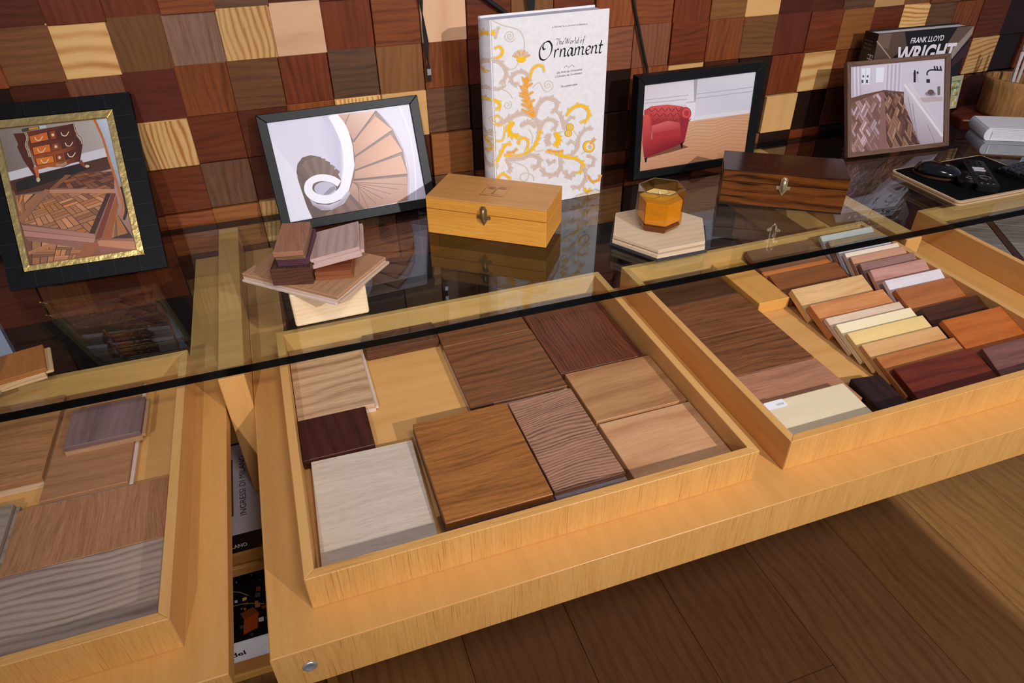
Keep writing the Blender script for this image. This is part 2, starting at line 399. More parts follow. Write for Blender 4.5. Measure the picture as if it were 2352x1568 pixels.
# ================================================================== TRAYS
def tray(x0, x1, label, group='shallow maple trays on the benches'):
    y0, y1, w = -1.0018, -.464, .0128
    t = thing('sample_tray', label, 'tray', ((x0 + x1) / 2, (y0 + y1) / 2, ZB + .0004), group=group)
    T = Matrix.Translation((-(x0 + x1) / 2, -(y0 + y1) / 2, -(ZB + .0004)))
    MB().add(box_geo(x0 + w, x1 - w, y0 + w, y1 - w, ZB + .0004, ZF - .0006), MAPLE, 'x', mat=T).build('tray_base', M_WOOD, t)
    e = .0002
    for nm, P in (('front_wall', [(x0, y0), (x1, y0), (x1 - w, y0 + w), (x0 + w, y0 + w)]), ('back_wall', [(x0, y1), (x1, y1), (x1 - w, y1 - w), (x0 + w, y1 - w)]),
                  ('side_wall', [(x0, y0 + e), (x0, y1 - e), (x0 + w, y1 - w - e), (x0 + w, y0 + w + e)]), ('side_wall', [(x1, y0 + e), (x1, y1 - e), (x1 - w, y1 - w - e), (x1 - w, y0 + w + e)])):
        MB().add(prism_geo(P, ZB + .0004, ZT, .0007), MAPLE_E if nm == 'front_wall' else MAPLE, 'z' if nm == 'front_wall' else 'y', mat=T).build(nm, M_WOOD, t)
    return t
tray(-.481, .145, 'maple tray of oak board samples at the left edge of the photo')
tray(.2912, .9171, 'middle maple tray with the big golden brown and white oak samples')
tray(.9689, 1.5685, 'maple tray holding dark planks beside a fan of tilted samples')
tray(1.727, 2.35, 'maple tray of gray weathered boards at the right edge of the photo')

# ------------------------------------------------------------------ flat samples
NS = [0]
def sample(name, x0, x1, y0, y1, z0, z1, w, grain, label, group, yaw=0., cat='wood sample', core=None, tongue=None, bev=.0008, groove=None):
    """one board sample: face + optional plywood core, tongues on the given sides"""
    cx, cy = (x0 + x1) / 2, (y0 + y1) / 2; hx, hy, h = (x1 - x0) / 2, (y1 - y0) / 2, z1 - z0
    single = not core and not tongue
    t = None if single else thing(name, label, cat, (cx, cy, z0), (0, 0, yaw), group)
    if core:
        s = core[1] * h
        MB().add(box_geo(-hx, hx, -hy, hy, s, h, bev), w, grain).build('wear_layer', M_WOOD, t)
        MB().add(box_geo(-hx - .0004, hx + .0004, -hy - .0014, hy, 0, s - .0002), core[0], grain).build('core_layer', M_WOOD, t)
    elif single:
        o = MB().add(box_geo(-hx, hx, -hy, hy, 0, h, bev), w, grain).build(name, M_WOOD, None, (cx, cy, z0), (0, 0, yaw))
        return tag(o, label, cat, group)
    else: MB().add(box_geo(-hx, hx, -hy, hy, 0, h, bev), w, grain).build('board', M_WOOD, t)
    tw = (core[0] if core else w)
    for sd in tongue or '':
        a, b, p = h * .3, h * .62, .0055
        B = {'f': (-hx, hx, -hy - p, -hy - .0001), 'b': (-hx, hx, hy + .0001, hy + p), 'l': (-hx - p, -hx - .0001, -hy, hy), 'r': (hx + .0001, hx + p, -hy, hy)}[sd]
        MB().add(box_geo(*B, a, b, .0005), tw, grain).build('tongue', M_WOOD, t)
    return t
PLY = wd((222, 196, 160), (198, 164, 124), .15, 200, .3, .6); PALE = wd((225, 205, 190), (205, 180, 165), .1, 60, .3, .6); GREY = wd((176, 164, 170), (140, 126, 132), .3, 300, .5, .6)
G1 = 'flat board samples in the middle tray'
sample('ash_sample', .3050, .4270, -.672, -.4785, ZF, .772, wd((220, 184, 144), (160, 116, 80), .5, 40, .6, .55), 'x', 'pale streaky brown sample in the back left corner of the middle tray', G1, core=(PALE, .45), tongue='r')
sample('walnut_sample', .4365, .5680, -.534, -.4785, ZF, .777, wd((107, 67, 46), (63, 37, 25), .4, 60, .5, .45), 'y', 'thick dark walnut block with end grain showing, beside the pale streaky sample', G1)
sample('walnut_sample', .5705, .7365, -.5575, -.4785, ZF, .772, wd((138, 88, 54), (86, 50, 29), .25, 55, .75, .42), 'x', 'narrow visible walnut board behind the wide walnut board, half under the glass', G1)
sample('walnut_sample', .5700, .7380, -.7350, -.5590, ZF, .772, wd((140, 90, 55), (82, 48, 28), .40, 55, .75, .40), 'x', 'wide walnut board with pale plywood edge in the centre of the middle tray', G1, core=(PALE, .55))
sample('ridged_sample', .7395, .8980, -.7030, -.4785, ZF, .772, wd((120, 66, 42), (66, 32, 20), .40, 150, .7, .42), 'y', 'reddish brown brushed board in the back right corner of the middle tray', G1)
sample('teak_sample', .7430, .9020, -.8380, -.7110, ZF, .777, wd((198, 148, 98), (146, 96, 58), .35, 18, .4, .45), 'x', 'honey teak board along the right wall of the middle tray', G1)
sample('oak_sample', .7440, .9025, -.9700, -.8440, ZF, .777, wd((220, 172, 126), (176, 120, 78), .4, 16, .35, .5), 'x', 'pale peach oak board in the front right corner of the middle tray', G1)
sample('ridged_sample', .6285, .7375, -.9490, -.7480, ZF, .777, wd((184, 136, 110), (100, 70, 56), .75, 170, .5, .5), 'x', 'pinkish brown board with dark ridged grain between golden board and oak board', G1, core=(GREY, .5), tongue='f')
sample('mauve_sample', .4720, .6255, -.9710, -.7660, ZF, .7718, wd((142, 118, 122), (100, 78, 80), .3, 150, .4, .6), 'x', 'mauve tongued board lying underneath the golden brown board', G1, tongue='f')
sample('golden_sample', .4710, .6210, -.9620, -.7610, .7722, .7905, wd((176, 114, 56), (116, 70, 30), .2, 90, .85, .45), 'x', 'golden brown rough sawn board stacked on top of the mauve board', G1, core=(wd((120, 84, 74), (92, 62, 56)), .4))
sample('white_oak_sample', .3125, .4625, -.9700, -.7720, ZF, .772, wd((220, 204, 186), (194, 172, 152), .12, 60, .55, .6), 'x', 'whitish oak board in the front left corner of the middle tray', G1, yaw=-.03)
sample('rosewood_sample', .3050, .4110, -.7680, -.6760, ZF, .775, wd((80, 38, 30), (46, 20, 16), .4, 40, .5, .35), 'y', 'small dark rosewood block against the left wall of the middle tray', G1)
# tray with the fan: dark planks on the left
G2 = 'flat planks along the left of the fanned sample tray'
sample('dark_plank', 1.0060, 1.1730, -.5800, -.4785, ZF, .772, wd((92, 58, 38), (52, 32, 20), .2, 50, .7, .45), 'x', 'darkest brown plank, rearmost of the flat planks beside the maple block', G2)
sample('dark_plank', 1.0060, 1.1730, -.6945, -.5812, ZF, .772, wd((142, 90, 56), (88, 52, 30), .25, 60, .8, .45), 'x', 'medium brown plank directly in front of the darkest brown plank', G2)
sample('dark_plank', 1.0060, 1.1730, -.8105, -.6957, ZF, .772, wd((142, 90, 52), (80, 46, 26), .35, 60, .85, .45), 'x', 'brown plank with black streaks directly behind the pink plank', G2)
sample('pink_plank', 1.0060, 1.1735, -.9270, -.8117, ZF, .772, wd((194, 138, 106), (150, 100, 74), .2, 40, .6, .45), 'x', 'salmon pink plank partly covered by the labelled cream sample', G2)
t5 = thing('cream_sample', 'cream sample with a small white paper label in the front left tray corner', 'wood sample', (.998, -.9745, .7742), (.085, 0, 0), 'flat planks along the left of the fanned sample tray')
MB().add(box_geo(0, .153, 0, .075, 0, .009, .0015, 2), wd((234, 218, 184), (220, 200, 162), .1, 30, .2, .5), 'x').build('board', M_WOOD, t5)
lb = Print(); lb.poly([(x, y) for x, y in circ(.003, .003, .003, n=6, a0=180, a1=270) + circ(.033, .003, .003, n=6, a0=270, a1=360) + circ(.033, .013, .003, n=6, a0=0, a1=90) + circ(.003, .013, .003, n=6, a0=90, a1=180)], (240, 240, 244), True)
lb.text('AMAPA', (.0325, .009), (.0185, .009), .0042, (70, 70, 80), raw=True)
lo = lb.build('paper_label', t5, (.0, .0590, .0094), (-PI / 2, 0, 0)); lo['label'] = 'small white paper label'
tag(MB().add(box_geo(-.035, .035, -.0825, .0825, 0, .0246, .001), wd((228, 170, 88), (208, 146, 68), .12, 30, .2, .42), 'y').build('maple_block', M_WOOD, None, (1.2115, -.5615, ZF)),
    'thick golden maple block lying between the dark planks and the fan', 'wood block')
# the fan: each board tilted, its front edge on the tray floor
G3 = 'tilted samples fanned out in the tray'
def fan(name, x, w, yb, zb, a, t, L, wdv, label, grain='x'):
    """board whose back top edge is at (yb, zb) and which slopes down towards the front"""
    a = math.radians(a); ca, sa = math.cos(a), math.sin(a)
    yf, zf = yb - L * ca + t * sa, zb - L * sa - t * ca
    zf = max(zf, ZF + .0002)
    o = MB().add(box_geo(0, w, 0, L, 0, t, .0009), wdv, grain).build(name, M_WOOD, None, (x, yf, zf), (a, 0, 0))
    tag(o, label, 'wood sample', G3)
fan('walnut_sample', 1.252, .170, -.4835, .801, 15, .0150, .068, wd((149, 102, 70), (107, 70, 46), .2, 40, .45, .45), 'brown walnut board under the glass, rearmost behind the orange strip', 'x')
fan('orange_sample', 1.250, .170, -.546, .7845, 15, .0120, .060, wd((208, 128, 64), (174, 94, 42), .3, 30, .3, .45), 'bright orange strip just in front of the glass edge, behind the brown board')
fan('brown_sample', 1.250, .171, -.569, .7890, 15, .0100, .080, wd((149, 91, 51), (107, 60, 32), .25, 40, .4, .45), 'chocolate brown board between the orange strip and the tan board')
fan('tan_sample', 1.246, .169, -.642, .7985, 22, .0150, .072, wd((232, 190, 134), (204, 154, 98), .25, 60, .6, .5), 'wide tan board, first and rearmost of the light fan')
fan('orange_tan_sample', 1.246, .171, -.697, .7945, 18, .0160, .073, wd((220, 150, 95), (184, 108, 58), .3, 40, .55, .5), 'orange tan board directly in front of the wide tan board')
fan('pale_pink_sample', 1.246, .170, -.741, .7930, 19, .0095, .081, wd((232, 206, 180), (208, 174, 144), .15, 40, .35, .5), 'pale pinkish board between the orange tan board and the cream board')
fan('cream_sample', 1.247, .169, -.767, .7955, 20, .0095, .083, wd((248, 234, 196), (236, 216, 168), .1, 30, .15, .45), 'cream white board just behind the lemon yellow board in the fan')
fan('yellow_sample', 1.247, .169, -.796, .7960, 19, .0095, .083, wd((244, 214, 146), (228, 190, 116), .12, 20, .2, .45), 'lemon yellow board in the middle of the light fan')
fan('honey_sample', 1.247, .169, -.831, .7944, 19, .0095, .083, wd((226, 176, 120), (192, 138, 82), .35, 26, .3, .5), 'honey coloured board just in front of the lemon yellow board')
fan('amber_sample', 1.247, .170, -.866, .7925, 18, .0095, .083, wd((194, 124, 68), (152, 86, 42), .25, 40, .4, .45), 'amber brown board between the honey board and the red mahogany board')
fan('mahogany_sample', 1.249, .168, -.903, .7950, 17, .0110, .084, wd((116, 48, 29), (62, 24, 16), .25, 40, .5, .3), 'dark red mahogany board at the front of the fan with scratches')
sample('wenge_sample', 1.176, 1.230, -.966, -.890, ZF, ZF + .0215, wd((56, 33, 29), (26, 15, 13), .4, 60, .5, .45), 'y', 'nearly black wenge block lying flat left of the red mahogany board', None, yaw=-.14)
WR = [('mint_sample', -.506, .818, ((220, 212, 208), (196, 192, 184)), 'pale mint board at the very back of the right hand fan, under the glass'),
      ('gray_brown_sample', -.531, .818, ((176, 146, 120), (134, 104, 82)), 'gray brown board directly in front of the pale mint board'),
      ('pale_blue_sample', -.553, .818, ((206, 204, 212), (184, 184, 194)), 'pale bluish board right beneath the glass edge in the right fan'),
      ('ivory_sample', -.582, .815, ((240, 220, 200), (222, 194, 168)), 'ivory board just in front of the glass edge in the right fan'),
      ('rose_brown_sample', -.599, .815, ((204, 154, 124), (174, 120, 94)), 'rose brown board between the ivory board and the mauve board'),
      ('mauve_sample', -.626, .814, ((156, 116, 106), (118, 82, 74)), 'dull mauve board directly behind the pink grained board'),
      ('pink_sample', -.654, .814, ((206, 156, 140), (164, 110, 98)), 'pink board with wavy grain between the mauve and white boards'),
      ('white_sample', -.694, .812, ((230, 220, 224), (208, 196, 200)), 'white board at the front of the pale right hand fan')]
for nm, y, z, c, lab in WR: fan(nm, 1.4185, .1365, y, z, 33 if nm == 'white_sample' else 36, .0095, .083, wd(c[0], c[1], .3, 40, .5, .5), lab)
fan('orange_brown_sample', 1.4180, .1370, -.722, .8075, 21, .0110, .084, wd((184, 113, 62), (142, 78, 40), .25, 30, .4, .42), 'orange brown board directly in front of the white board')
fan('dark_brown_sample', 1.4185, .1365, -.785, .803, 21, .0110, .084, wd((82, 46, 26), (44, 22, 14), .2, 40, .4, .4), 'very dark brown board between the orange brown and orange boards')
fan('orange_sample', 1.4180, .1370, -.833, .807, 19, .0120, .110, wd((194, 108, 46), (152, 76, 28), .2, 40, .4, .42), 'large orange scuffed board against the right wall of the fanned tray')
fan('plum_brown_sample', 1.4195, .1355, -.918, .803, 26, .0100, .078, wd((126, 82, 74), (86, 53, 48), .25, 40, .5, .45), 'plum brown board in the front right corner of the fanned tray')
# left tray
G4 = 'oak samples in the left tray'
KN = wd((192, 140, 92), (138, 94, 54), .3, 40, .7, .5)
sample('knotty_oak_sample', -.2300, -.0525, -.6740, -.4785, ZF, .777, KN, 'x', 'knotty golden oak board in the back of the left tray', G4, core=(PLY, .5))
sample('oak_sample', -.0490, .0640, -.7200, -.4785, ZF, .772, wd((184, 134, 93), (152, 102, 64), .2, 40, .5, .5), 'x', 'light brown oak board carrying the gray mauve board in the left tray', G4, core=(PALE, .5), tongue='r')
sample('gray_mauve_sample', -.0270, .0780, -.6330, -.5440, .7723, .7880, wd((146, 118, 114), (104, 82, 82), .35, 14, .4, .5), 'y', 'gray mauve tongued board lying on the light brown oak board', G4, core=(wd((190, 150, 112), (160, 120, 86)), .5), tongue='r')
sample('oak_sample', -.0740, .1190, -.8405, -.7260, ZF, .770, wd((190, 136, 96), (144, 96, 64), .2, 70, .75, .55), 'y', 'wide brown oak board directly behind the gray brushed board', G4)
sample('gray_oak_sample', -.3200, .1195, -.9640, -.8420, ZF, .771, wd((188, 166, 148), (132, 112, 98), .65, 85, .35, .55), 'x', 'long gray brushed oak board along the front of the left tray', G4)
sample('gray_oak_sample', -.2200, -.0785, -.8130, -.7160, ZF, .777, wd((172, 154, 134), (130, 114, 98), .4, 70, .4, .55), 'x', 'small gray oak board at the left picture edge above the long gray board', G4, tongue='r')
# right tray: one panel of gray boards with a dark strip, laid on the diagonal
pn = thing('weathered_parquet', 'gray weathered parquet panel with a dark diagonal strip in the right edge tray', 'wood sample', (2.038, -.733, ZF))
def clip(poly, x0, x1, y0, y1):
    for ax, lim, sg in ((0, x0, 1), (0, x1, -1), (1, y0, 1), (1, y1, -1)):
        out = []
        for i in range(len(poly)):
            a, b = poly[i - 1], poly[i]; ia, ib = (a[ax] - lim) * sg >= 0, (b[ax] - lim) * sg >= 0
            if ia != ib:
                t = (lim - a[ax]) / (b[ax] - a[ax]); out.append((a[0] + (b[0] - a[0]) * t, a[1] + (b[1] - a[1]) * t))
            if ib: out.append(b)
        poly = out
        if not poly: return poly
    return poly
ang = math.radians(-30.6); ca, sa = math.cos(ang), math.sin(ang)
def dg(u, v): return (1.892 + u * ca - v * sa - 2.038, -.545 + u * sa + v * ca + .733)     # v runs along the dark strip
def pboard(u0, u1, v0, v1, w, nm):
    P = clip([dg(u0, v0), dg(u1, v0), dg(u1, v1), dg(u0, v1)], -.293, .293, -.2525, .2525)
    if len(P) > 2 and abs(sum(P[i - 1][0] * P[i][1] - P[i][0] * P[i - 1][1] for i in range(len(P)))) > 4e-4:
        o = MB().add(prism_geo([(x * ca + y * sa, -x * sa + y * ca) for x, y in P], 0, .0125, .0006), w, 'y' if nm == 'dark_strip' else 'x', mat=rz(ang)).build(nm, M_WOOD, pn)
        if nm == 'dark_strip': o['label'] = 'dark brown strip'
pboard(-.0075, .0075, -.6, .6, wd((70, 40, 34), (46, 26, 22), .2, 60, .4), 'dark_strip')
for i in range(-5, 6):
    for (u0, u1) in ((-.42, -.009), (.009, .42)):
        c = random.uniform(.88, 1.08)
        pboard(u0, u1, i * .085 + (0 if u0 < 0 else .03), i * .085 + .084 + (0 if u0 < 0 else .03), wd(tuple(k * c for k in (140, 130, 122)), tuple(k * c for k in (98, 90, 84)), .5, 60, .7, .6), 'gray_board')

# ------------------------------------------------------------------ below, seen through the gap
bc = thing('book_shelf_unit', 'low wooden shelf unit with books, seen through the gap between benches', 'shelf unit', (.2, -.4, 0))
SHW = wd((226, 172, 92), (206, 146, 70), .15, 40, .3)
for z in (.150, .461): MB().add(box_geo(-.5, .05, -.28, .30, z, z + .0195, .001), SHW, 'x').build('shelf_board', M_WOOD, bc)
for x in (-.5, .03): MB().add(box_geo(x, x + .02, -.279, .30, .002, .4605, .001), SHW, 'z').build('upright', M_WOOD, bc)
def flat_book(name, x0, x1, y0, y1, z0, z1, cov, page, label, spine_front=True):
    t = thing(name, label, 'book', ((x0 + x1) / 2, y0, z0)); hw = (x1 - x0) / 2; d = y1 - y0; h = z1 - z0
    m = MB(); c = .0025
    m.add(box_geo(-hw, hw, 0, d, 0, c)); m.add(box_geo(-hw, hw, 0, d, h - c, h)); m.add(box_geo(-hw, hw, 0, c, c, h - c))
    m.build('cover', cov, t)
    MB().add(box_geo(-hw + .003, hw - .003, c + .0005, d - .004, c + .0002, h - c - .0002)).build('page_block', page, t)
    return t
tag(MB().add(box_geo(-.13, .13, 0, .25, 0, .0385, .009, 3), wd((214, 160, 82), (184, 126, 56), .1, 30, .5, .6), 'x', smooth=False).build('cloth_bound_book', M_WOOD, None, (.085, -.677, .481)),
    'golden cloth covered volume beneath the white and black book about Milan entrances', 'book')
mb = flat_book('art_book', -.045, .215, -.678, -.434, .5200, .5540, plain('white_black_cover', (20, 20, 22), .4), M_WHITE, 'black edged art book with white cover lying in the gap, text up its cover')
pm = Print(); X = lambda x, y: (x - .085, y + .678)
pm.poly([X(-.045, -.670), X(.215, -.670), X(.215, -.440), X(-.045, -.440)], (196, 190, 198), True)
pm.poly([X(-.03, -.626), X(.158, -.626), X(.158, -.480), X(-.03, -.480)], (86, 62, 58), True)
pm.poly([X(.10, -.61), X(.15, -.61), X(.15, -.50), X(.10, -.50)], (60, 44, 44), True)
pm.text('INGRESSI DI MILANO', X(.1795, -.6285), X(.1795, -.4745), .0105, (20, 20, 24), raw=True)
pm.build('cover_print', mb, (0, 0, .0343), (-PI / 2, 0, 0))
ps = Print(); ps.text('INGRESSI DI MILANO', (.0010, .0115), (.0900, .0115), .0082, (240, 240, 240), raw=True, bold=.015); ps.text('TA', (.104, .003), (.112, .003), .005, (190, 90, 40), raw=True)
ps.build('spine_lettering', mb, (0, -.0004, 0))
tag(MB().add(box_geo(-.15, .15, 0, .26, 0, .042, .002), wd((196, 138, 72), (170, 112, 54), .05, 30, .2, .6), 'x').build('kraft_box', M_WOOD, None, (.05, -.677, .1697)),
    'brown kraft box underneath the lowest white edged picture book', 'box')
b2 = flat_book('picture_book', -.10, .20, -.678, -.42, .2120, .2680, M_WHITE, M_WHITE, 'picture book with black market photo cover and white spine on lower shelf')
p2 = Print(); X = lambda x, y: (x - .05, y + .678)
p2.poly([X(-.10, -.674), X(.20, -.674), X(.20, -.42), X(-.10, -.42)], (12, 11, 12), True)
rr = random.Random(4)
for k in range(60):
    x, y = rr.uniform(.0, .17), rr.uniform(-.67, -.52); s = rr.uniform(.003, .010)
    p2.poly([X(x, y), X(x + s, y + rr.uniform(-.002, .002)), X(x + s, y + s), X(x, y + s)], rr.choice([(150, 90, 30), (190, 150, 60), (90, 90, 95), (60, 58, 60), (170, 170, 165), (110, 45, 20)]), True)
p2.poly([X(.108, -.662), X(.135, -.655), X(.137, -.62), X(.110, -.628)], (150, 62, 24), True); p2.poly([X(.110, -.628), X(.137, -.62), X(.128, -.605), X(.103, -.612)], (110, 52, 26), True)
p2.stroke([X(.03, -.60), X(.10, -.59), X(.15, -.605)], .002, (120, 95, 60), raw=True); p2.stroke([X(.04, -.56), X(.09, -.555), X(.12, -.575)], .0015, (130, 120, 110), raw=True)
p2.build('cover_print', b2, (0, 0, .0563), (-PI / 2, 0, 0))
p3 = Print(); p3.text('a del', (.012, .019), (.054, .019), .0130, (25, 25, 28), raw=True, bold=.02); p3.build('spine_lettering', b2, (0, -.0004, 0))
# ================================================================== THINGS ON THE GLASS
def leaning(name, label, cat, P, z0, group=None):
    x, y, yaw, tilt = P
    return thing(name, label, cat, (x, y, z0), (-tilt, 0, yaw), group)
def frame_border(w, h, x0, x1, z0, z1, t, wood=None, y0=0., bev=.0008, face_in=0.):
    m = MB()
    for P, gr in (([(0, 0), (w, 0), (x1, z0), (x0, z0)], 'x'), ([(0, h), (w, h), (x1, z1), (x0, z1)], 'x'), ([(0, 0), (0, h), (x0, z1), (x0, z0)], 'y'), ([(w, 0), (w, h), (x1, z1), (x1, z0)], 'y')):
        m.add(prism_geo(P, 0, t, bev), wood, gr, mat=Matrix(((1, 0, 0, 0), (0, 0, -1, y0 + t), (0, 1, 0, 0), (0, 0, 0, 1))))
    return m
GF = 'framed photographs standing on the glass'
EASEL = plain('dark_backing_board', (24, 22, 22), .7)
def easel(t, w, h, d, tilt, z0):
    MB().add(box_geo(.004, w - .004, d * .55, d - .001, .004, h - .004)).build('backing_board', EASEL, t)
# ---- frame with brass inlay
t = leaning('photo_frame', 'black leather frame with hammered brass inlay and photo of antique chest', 'picture frame', (-.1665, -.1988, -.017, .554), .8400, GF)
w, h, d = .2740, .3404, .014
m = frame_border(w, h, .0280, .2395, .0300, .3127, d, bev=.0002)
for k in range(1, 6):                                                    # seams in the leather
    for z in (.015, .3265): m.add(box_geo(w * k / 6 - .0002, w * k / 6 + .0002, -.0001, .0003, z - .014, z + .013), mi=1)
for k in range(1, 8):
    for x in (.014, .2568): m.add(box_geo(x - .0135, x + .0165, -.0001, .0003, h * k / 8 - .0002, h * k / 8 + .0002), mi=1)
m.build('outer_border', [M_LEATH, plain('seam', (26, 29, 36), .5)], t)
IN = Matrix.Translation((.0282, 0, .0302))
m = MB(); g = frame_border(.2111, .2823, .0126, .1972, .0125, .2663, .004, y0=.001, bev=.0012); g.v = [tuple(IN @ Vector(p)) for p in g.v]
g.build('brass_inlay', M_BRASS, t)
easel(t, w, h, d, .55, 0)
def frame_print(pr, name, t, x, z, y=.005): return pr.build(name, t, (x, y, z), mat=M_PHOTO)
# photo: chest of drawers on parquet
pr = Print(4e-6).quad([(0, 335), (752, 245), (958, 1163), (205, 1287)], [(.0408, .2966), (.2255, .2966), (.2255, .0425), (.0408, .0425)])
pr.poly([(0, 335), (752, 245), (958, 1163), (205, 1287)], [(122, 108, 100), (188, 180, 180), (150, 95, 68), (120, 72, 50)])
pr.poly([(0, 335), (752, 245), (790, 520), (70, 690)], [(130, 118, 110), (186, 176, 170), (178, 166, 160), (120, 104, 96)])
pr.poly([(48, 635), (195, 592), (738, 447), (750, 508), (200, 655), (64, 692)], (208, 204, 212))
pr.poly([(64, 692), (200, 655), (750, 508), (790, 590), (600, 640), (350, 745), (110, 790)], (78, 42, 28))
pr.poly([(110, 700), (230, 650), (560, 560), (640, 590), (330, 700), (120, 770)], (34, 22, 18))
rr = random.Random(11)
def weave(q, n, cols, gapc=(60, 34, 22), rotd=0.):
    """basket weave parquet drawn in the plane of a quad, optionally on the diagonal"""
    Hs = Print().quad([(0, 0), (1, 0), (1, 1), (0, 1)], q); pr.poly(q, gapc); pr.L += 1
    ca_, sa_ = math.cos(math.radians(rotd)), math.sin(math.radians(rotd)); R_ = range(-n, 2 * n) if rotd else range(n)
    for i in R_:
        for j in R_:
            for k in range(3):
                c = rr.choice(cols); f = rr.uniform(.86, 1.10); c = tuple(min(255, v * f) for v in c)
                if (i + j) % 2: b = [(i + .02, j + (k + .06) / 3), (i + .98, j + (k + .06) / 3), (i + .98, j + (k + .94) / 3), (i + .02, j + (k + .94) / 3)]
                else: b = [(i + (k + .06) / 3, j + .02), (i + (k + .94) / 3, j + .02), (i + (k + .94) / 3, j + .98), (i + (k + .06) / 3, j + .98)]
                b = [(.5 + (x / n - .5) * ca_ - (y / n - .5) * sa_, .5 + (x / n - .5) * sa_ + (y / n - .5) * ca_) for x, y in b]
                b = clip(b, 0, 1, 0, 1)
                if len(b) > 2: pr.poly([Hs.m(p) for p in b], c, False, False)
BR = [(182, 122, 80), (168, 110, 72), (192, 132, 90), (196, 124, 62), (150, 98, 68)]
BD = [(110, 62, 40), (128, 72, 44), (90, 50, 34), (150, 88, 52)]
weave([(360, 735), (560, 620), (800, 610), (800, 735)], 4, BD, (45, 24, 18), 45); weave([(110, 790), (340, 770), (150, 960), (125, 900)], 3, BR, rotd=45)
weave([(350, 775), (745, 765), (625, 1050), (150, 985)], 4, BR, (70, 40, 26), 45); weave([(215, 1100), (590, 1130), (540, 1235), (215, 1285)], 3, BR)
weave([(815, 900), (935, 1080), (780, 1085), (800, 960)], 2, BR)
for P, c in (([(350, 745), (805, 733), (798, 762), (345, 770)], (190, 130, 98)), ([(350, 748), (318, 742), (120, 950), (150, 985)], (158, 104, 74)), ([(345, 745), (460, 640), (500, 640), (380, 745)], (140, 84, 52)),
             ([(150, 1000), (660, 1055), (665, 1085), (160, 1035)], (176, 124, 108)), ([(160, 1040), (665, 1088), (655, 1118), (170, 1080)], (186, 132, 116)), ([(170, 1085), (650, 1120), (580, 1160), (190, 1110)], (150, 100, 86)),
             ([(745, 765), (778, 762), (660, 1055), (622, 1050)], (66, 34, 26)), ([(780, 762), (812, 765), (710, 1080), (662, 1098)], (120, 52, 32)), ([(814, 770), (830, 850), (768, 1098), (714, 1092)], (158, 84, 40)),
             ([(680, 1108), (705, 1097), (950, 1103), (957, 1160), (900, 1160), (690, 1140)], (196, 132, 92)), ([(690, 1142), (900, 1160), (700, 1185)], (150, 92, 80)), ([(578, 1132), (670, 1115), (690, 1130), (640, 1215), (540, 1230)], (156, 92, 52)),
             ([(190, 1190), (330, 1130), (390, 1140), (195, 1212)], (180, 124, 84))):
    pr.poly(P, c)
pr.poly([(103, 362), (185, 355), (205, 470), (245, 590), (270, 600), (262, 655), (235, 640), (170, 545), (128, 455), (135, 435)], (84, 34, 20))
pr.poly([(183, 350), (520, 285), (540, 370), (582, 425), (562, 545), (500, 560), (440, 588), (340, 590), (262, 610), (235, 520), (205, 440)], [(120, 50, 22), (70, 28, 16), (80, 30, 18), (70, 26, 16), (70, 26, 16), (120, 50, 22), (170, 80, 28), (190, 95, 32), (170, 80, 30), (150, 66, 26), (110, 44, 22)])
for P, c in (([(208, 378), (338, 342), (350, 400), (222, 433)], (206, 104, 34)), ([(352, 338), (390, 330), (400, 393), (362, 402)], (150, 66, 26)), ([(402, 330), (508, 310), (518, 378), (414, 394)], (84, 34, 20)),
             ([(230, 455), (355, 425), (365, 480), (240, 512)], (216, 112, 34)), ([(368, 425), (415, 415), (425, 465), (375, 478)], (150, 66, 24)), ([(430, 412), (540, 385), (545, 432), (438, 462)], (90, 36, 20)),
             ([(250, 530), (378, 505), (388, 555), (262, 580)], (222, 118, 34)), ([(392, 503), (440, 490), (450, 540), (398, 552)], (140, 60, 22)), ([(452, 488), (552, 455), (552, 508), (460, 535)], (84, 34, 20))):
    pr.poly(P, (50, 22, 14)); cx = sum(p[0] for p in P) / 4; cy = sum(p[1] for p in P) / 4
    pr.poly([(cx + (x - cx) * .93, cy + (y - cy) * .88) for x, y in P], c)
    if P[1][0] - P[0][0] > 60:
        pr.stroke([(cx - 28, cy - 6), (cx - 18, cy + 14), (cx + 6, cy + 16), (cx + 26, cy - 12)], 6, (226, 206, 170))
    else: pr.poly(circ(cx, cy, 10), (226, 206, 170))
for P in ([(186, 352), (200, 390), (190, 440), (205, 480), (215, 520)], [(525, 290), (535, 330), (548, 360), (575, 385), (578, 425)], [(395, 572), (430, 575), (470, 555)]):
    pr.stroke(P, 15, (196, 180, 150)); pr.stroke(P, 5, (96, 70, 44))
pr.stroke([(250, 590), (265, 640), (268, 690)], lambda t, d: 30 - 14 * t, (196, 100, 44)); pr.poly(circ(270, 678, 13, 16), (206, 190, 160))
pr.stroke([(562, 540), (585, 570), (612, 585)], lambda t, d: 26 - 12 * t, (130, 60, 30)); pr.poly(circ(612, 578, 15, 10), (206, 190, 160))
pr.poly([(160, 330), (200, 320), (280, 308), (285, 325), (165, 350)], (60, 62, 46)); pr.poly([(210, 322), (275, 310), (278, 325), (212, 336)], (196, 140, 40)); pr.poly([(283, 306), (330, 300), (332, 318), (286, 325)], (180, 200, 205))
pr.poly([(664, 256), (752, 245), (838, 606), (788, 604)], [(176, 186, 206), (196, 204, 222), (160, 172, 186), (150, 164, 180)])
pr.poly([(790, 606), (838, 612), (850, 700), (828, 690)], (150, 160, 178))
pr.stroke([(850, 715), (872, 800), (884, 880), (868, 950)], 20, (40, 22, 18)); pr.stroke([(664, 256), (720, 380), (765, 530), (812, 670), (835, 760), (862, 850), (850, 930)], 17, (190, 104, 40))
frame_print(pr, 'photo_print', t, 0, 0, .0055)
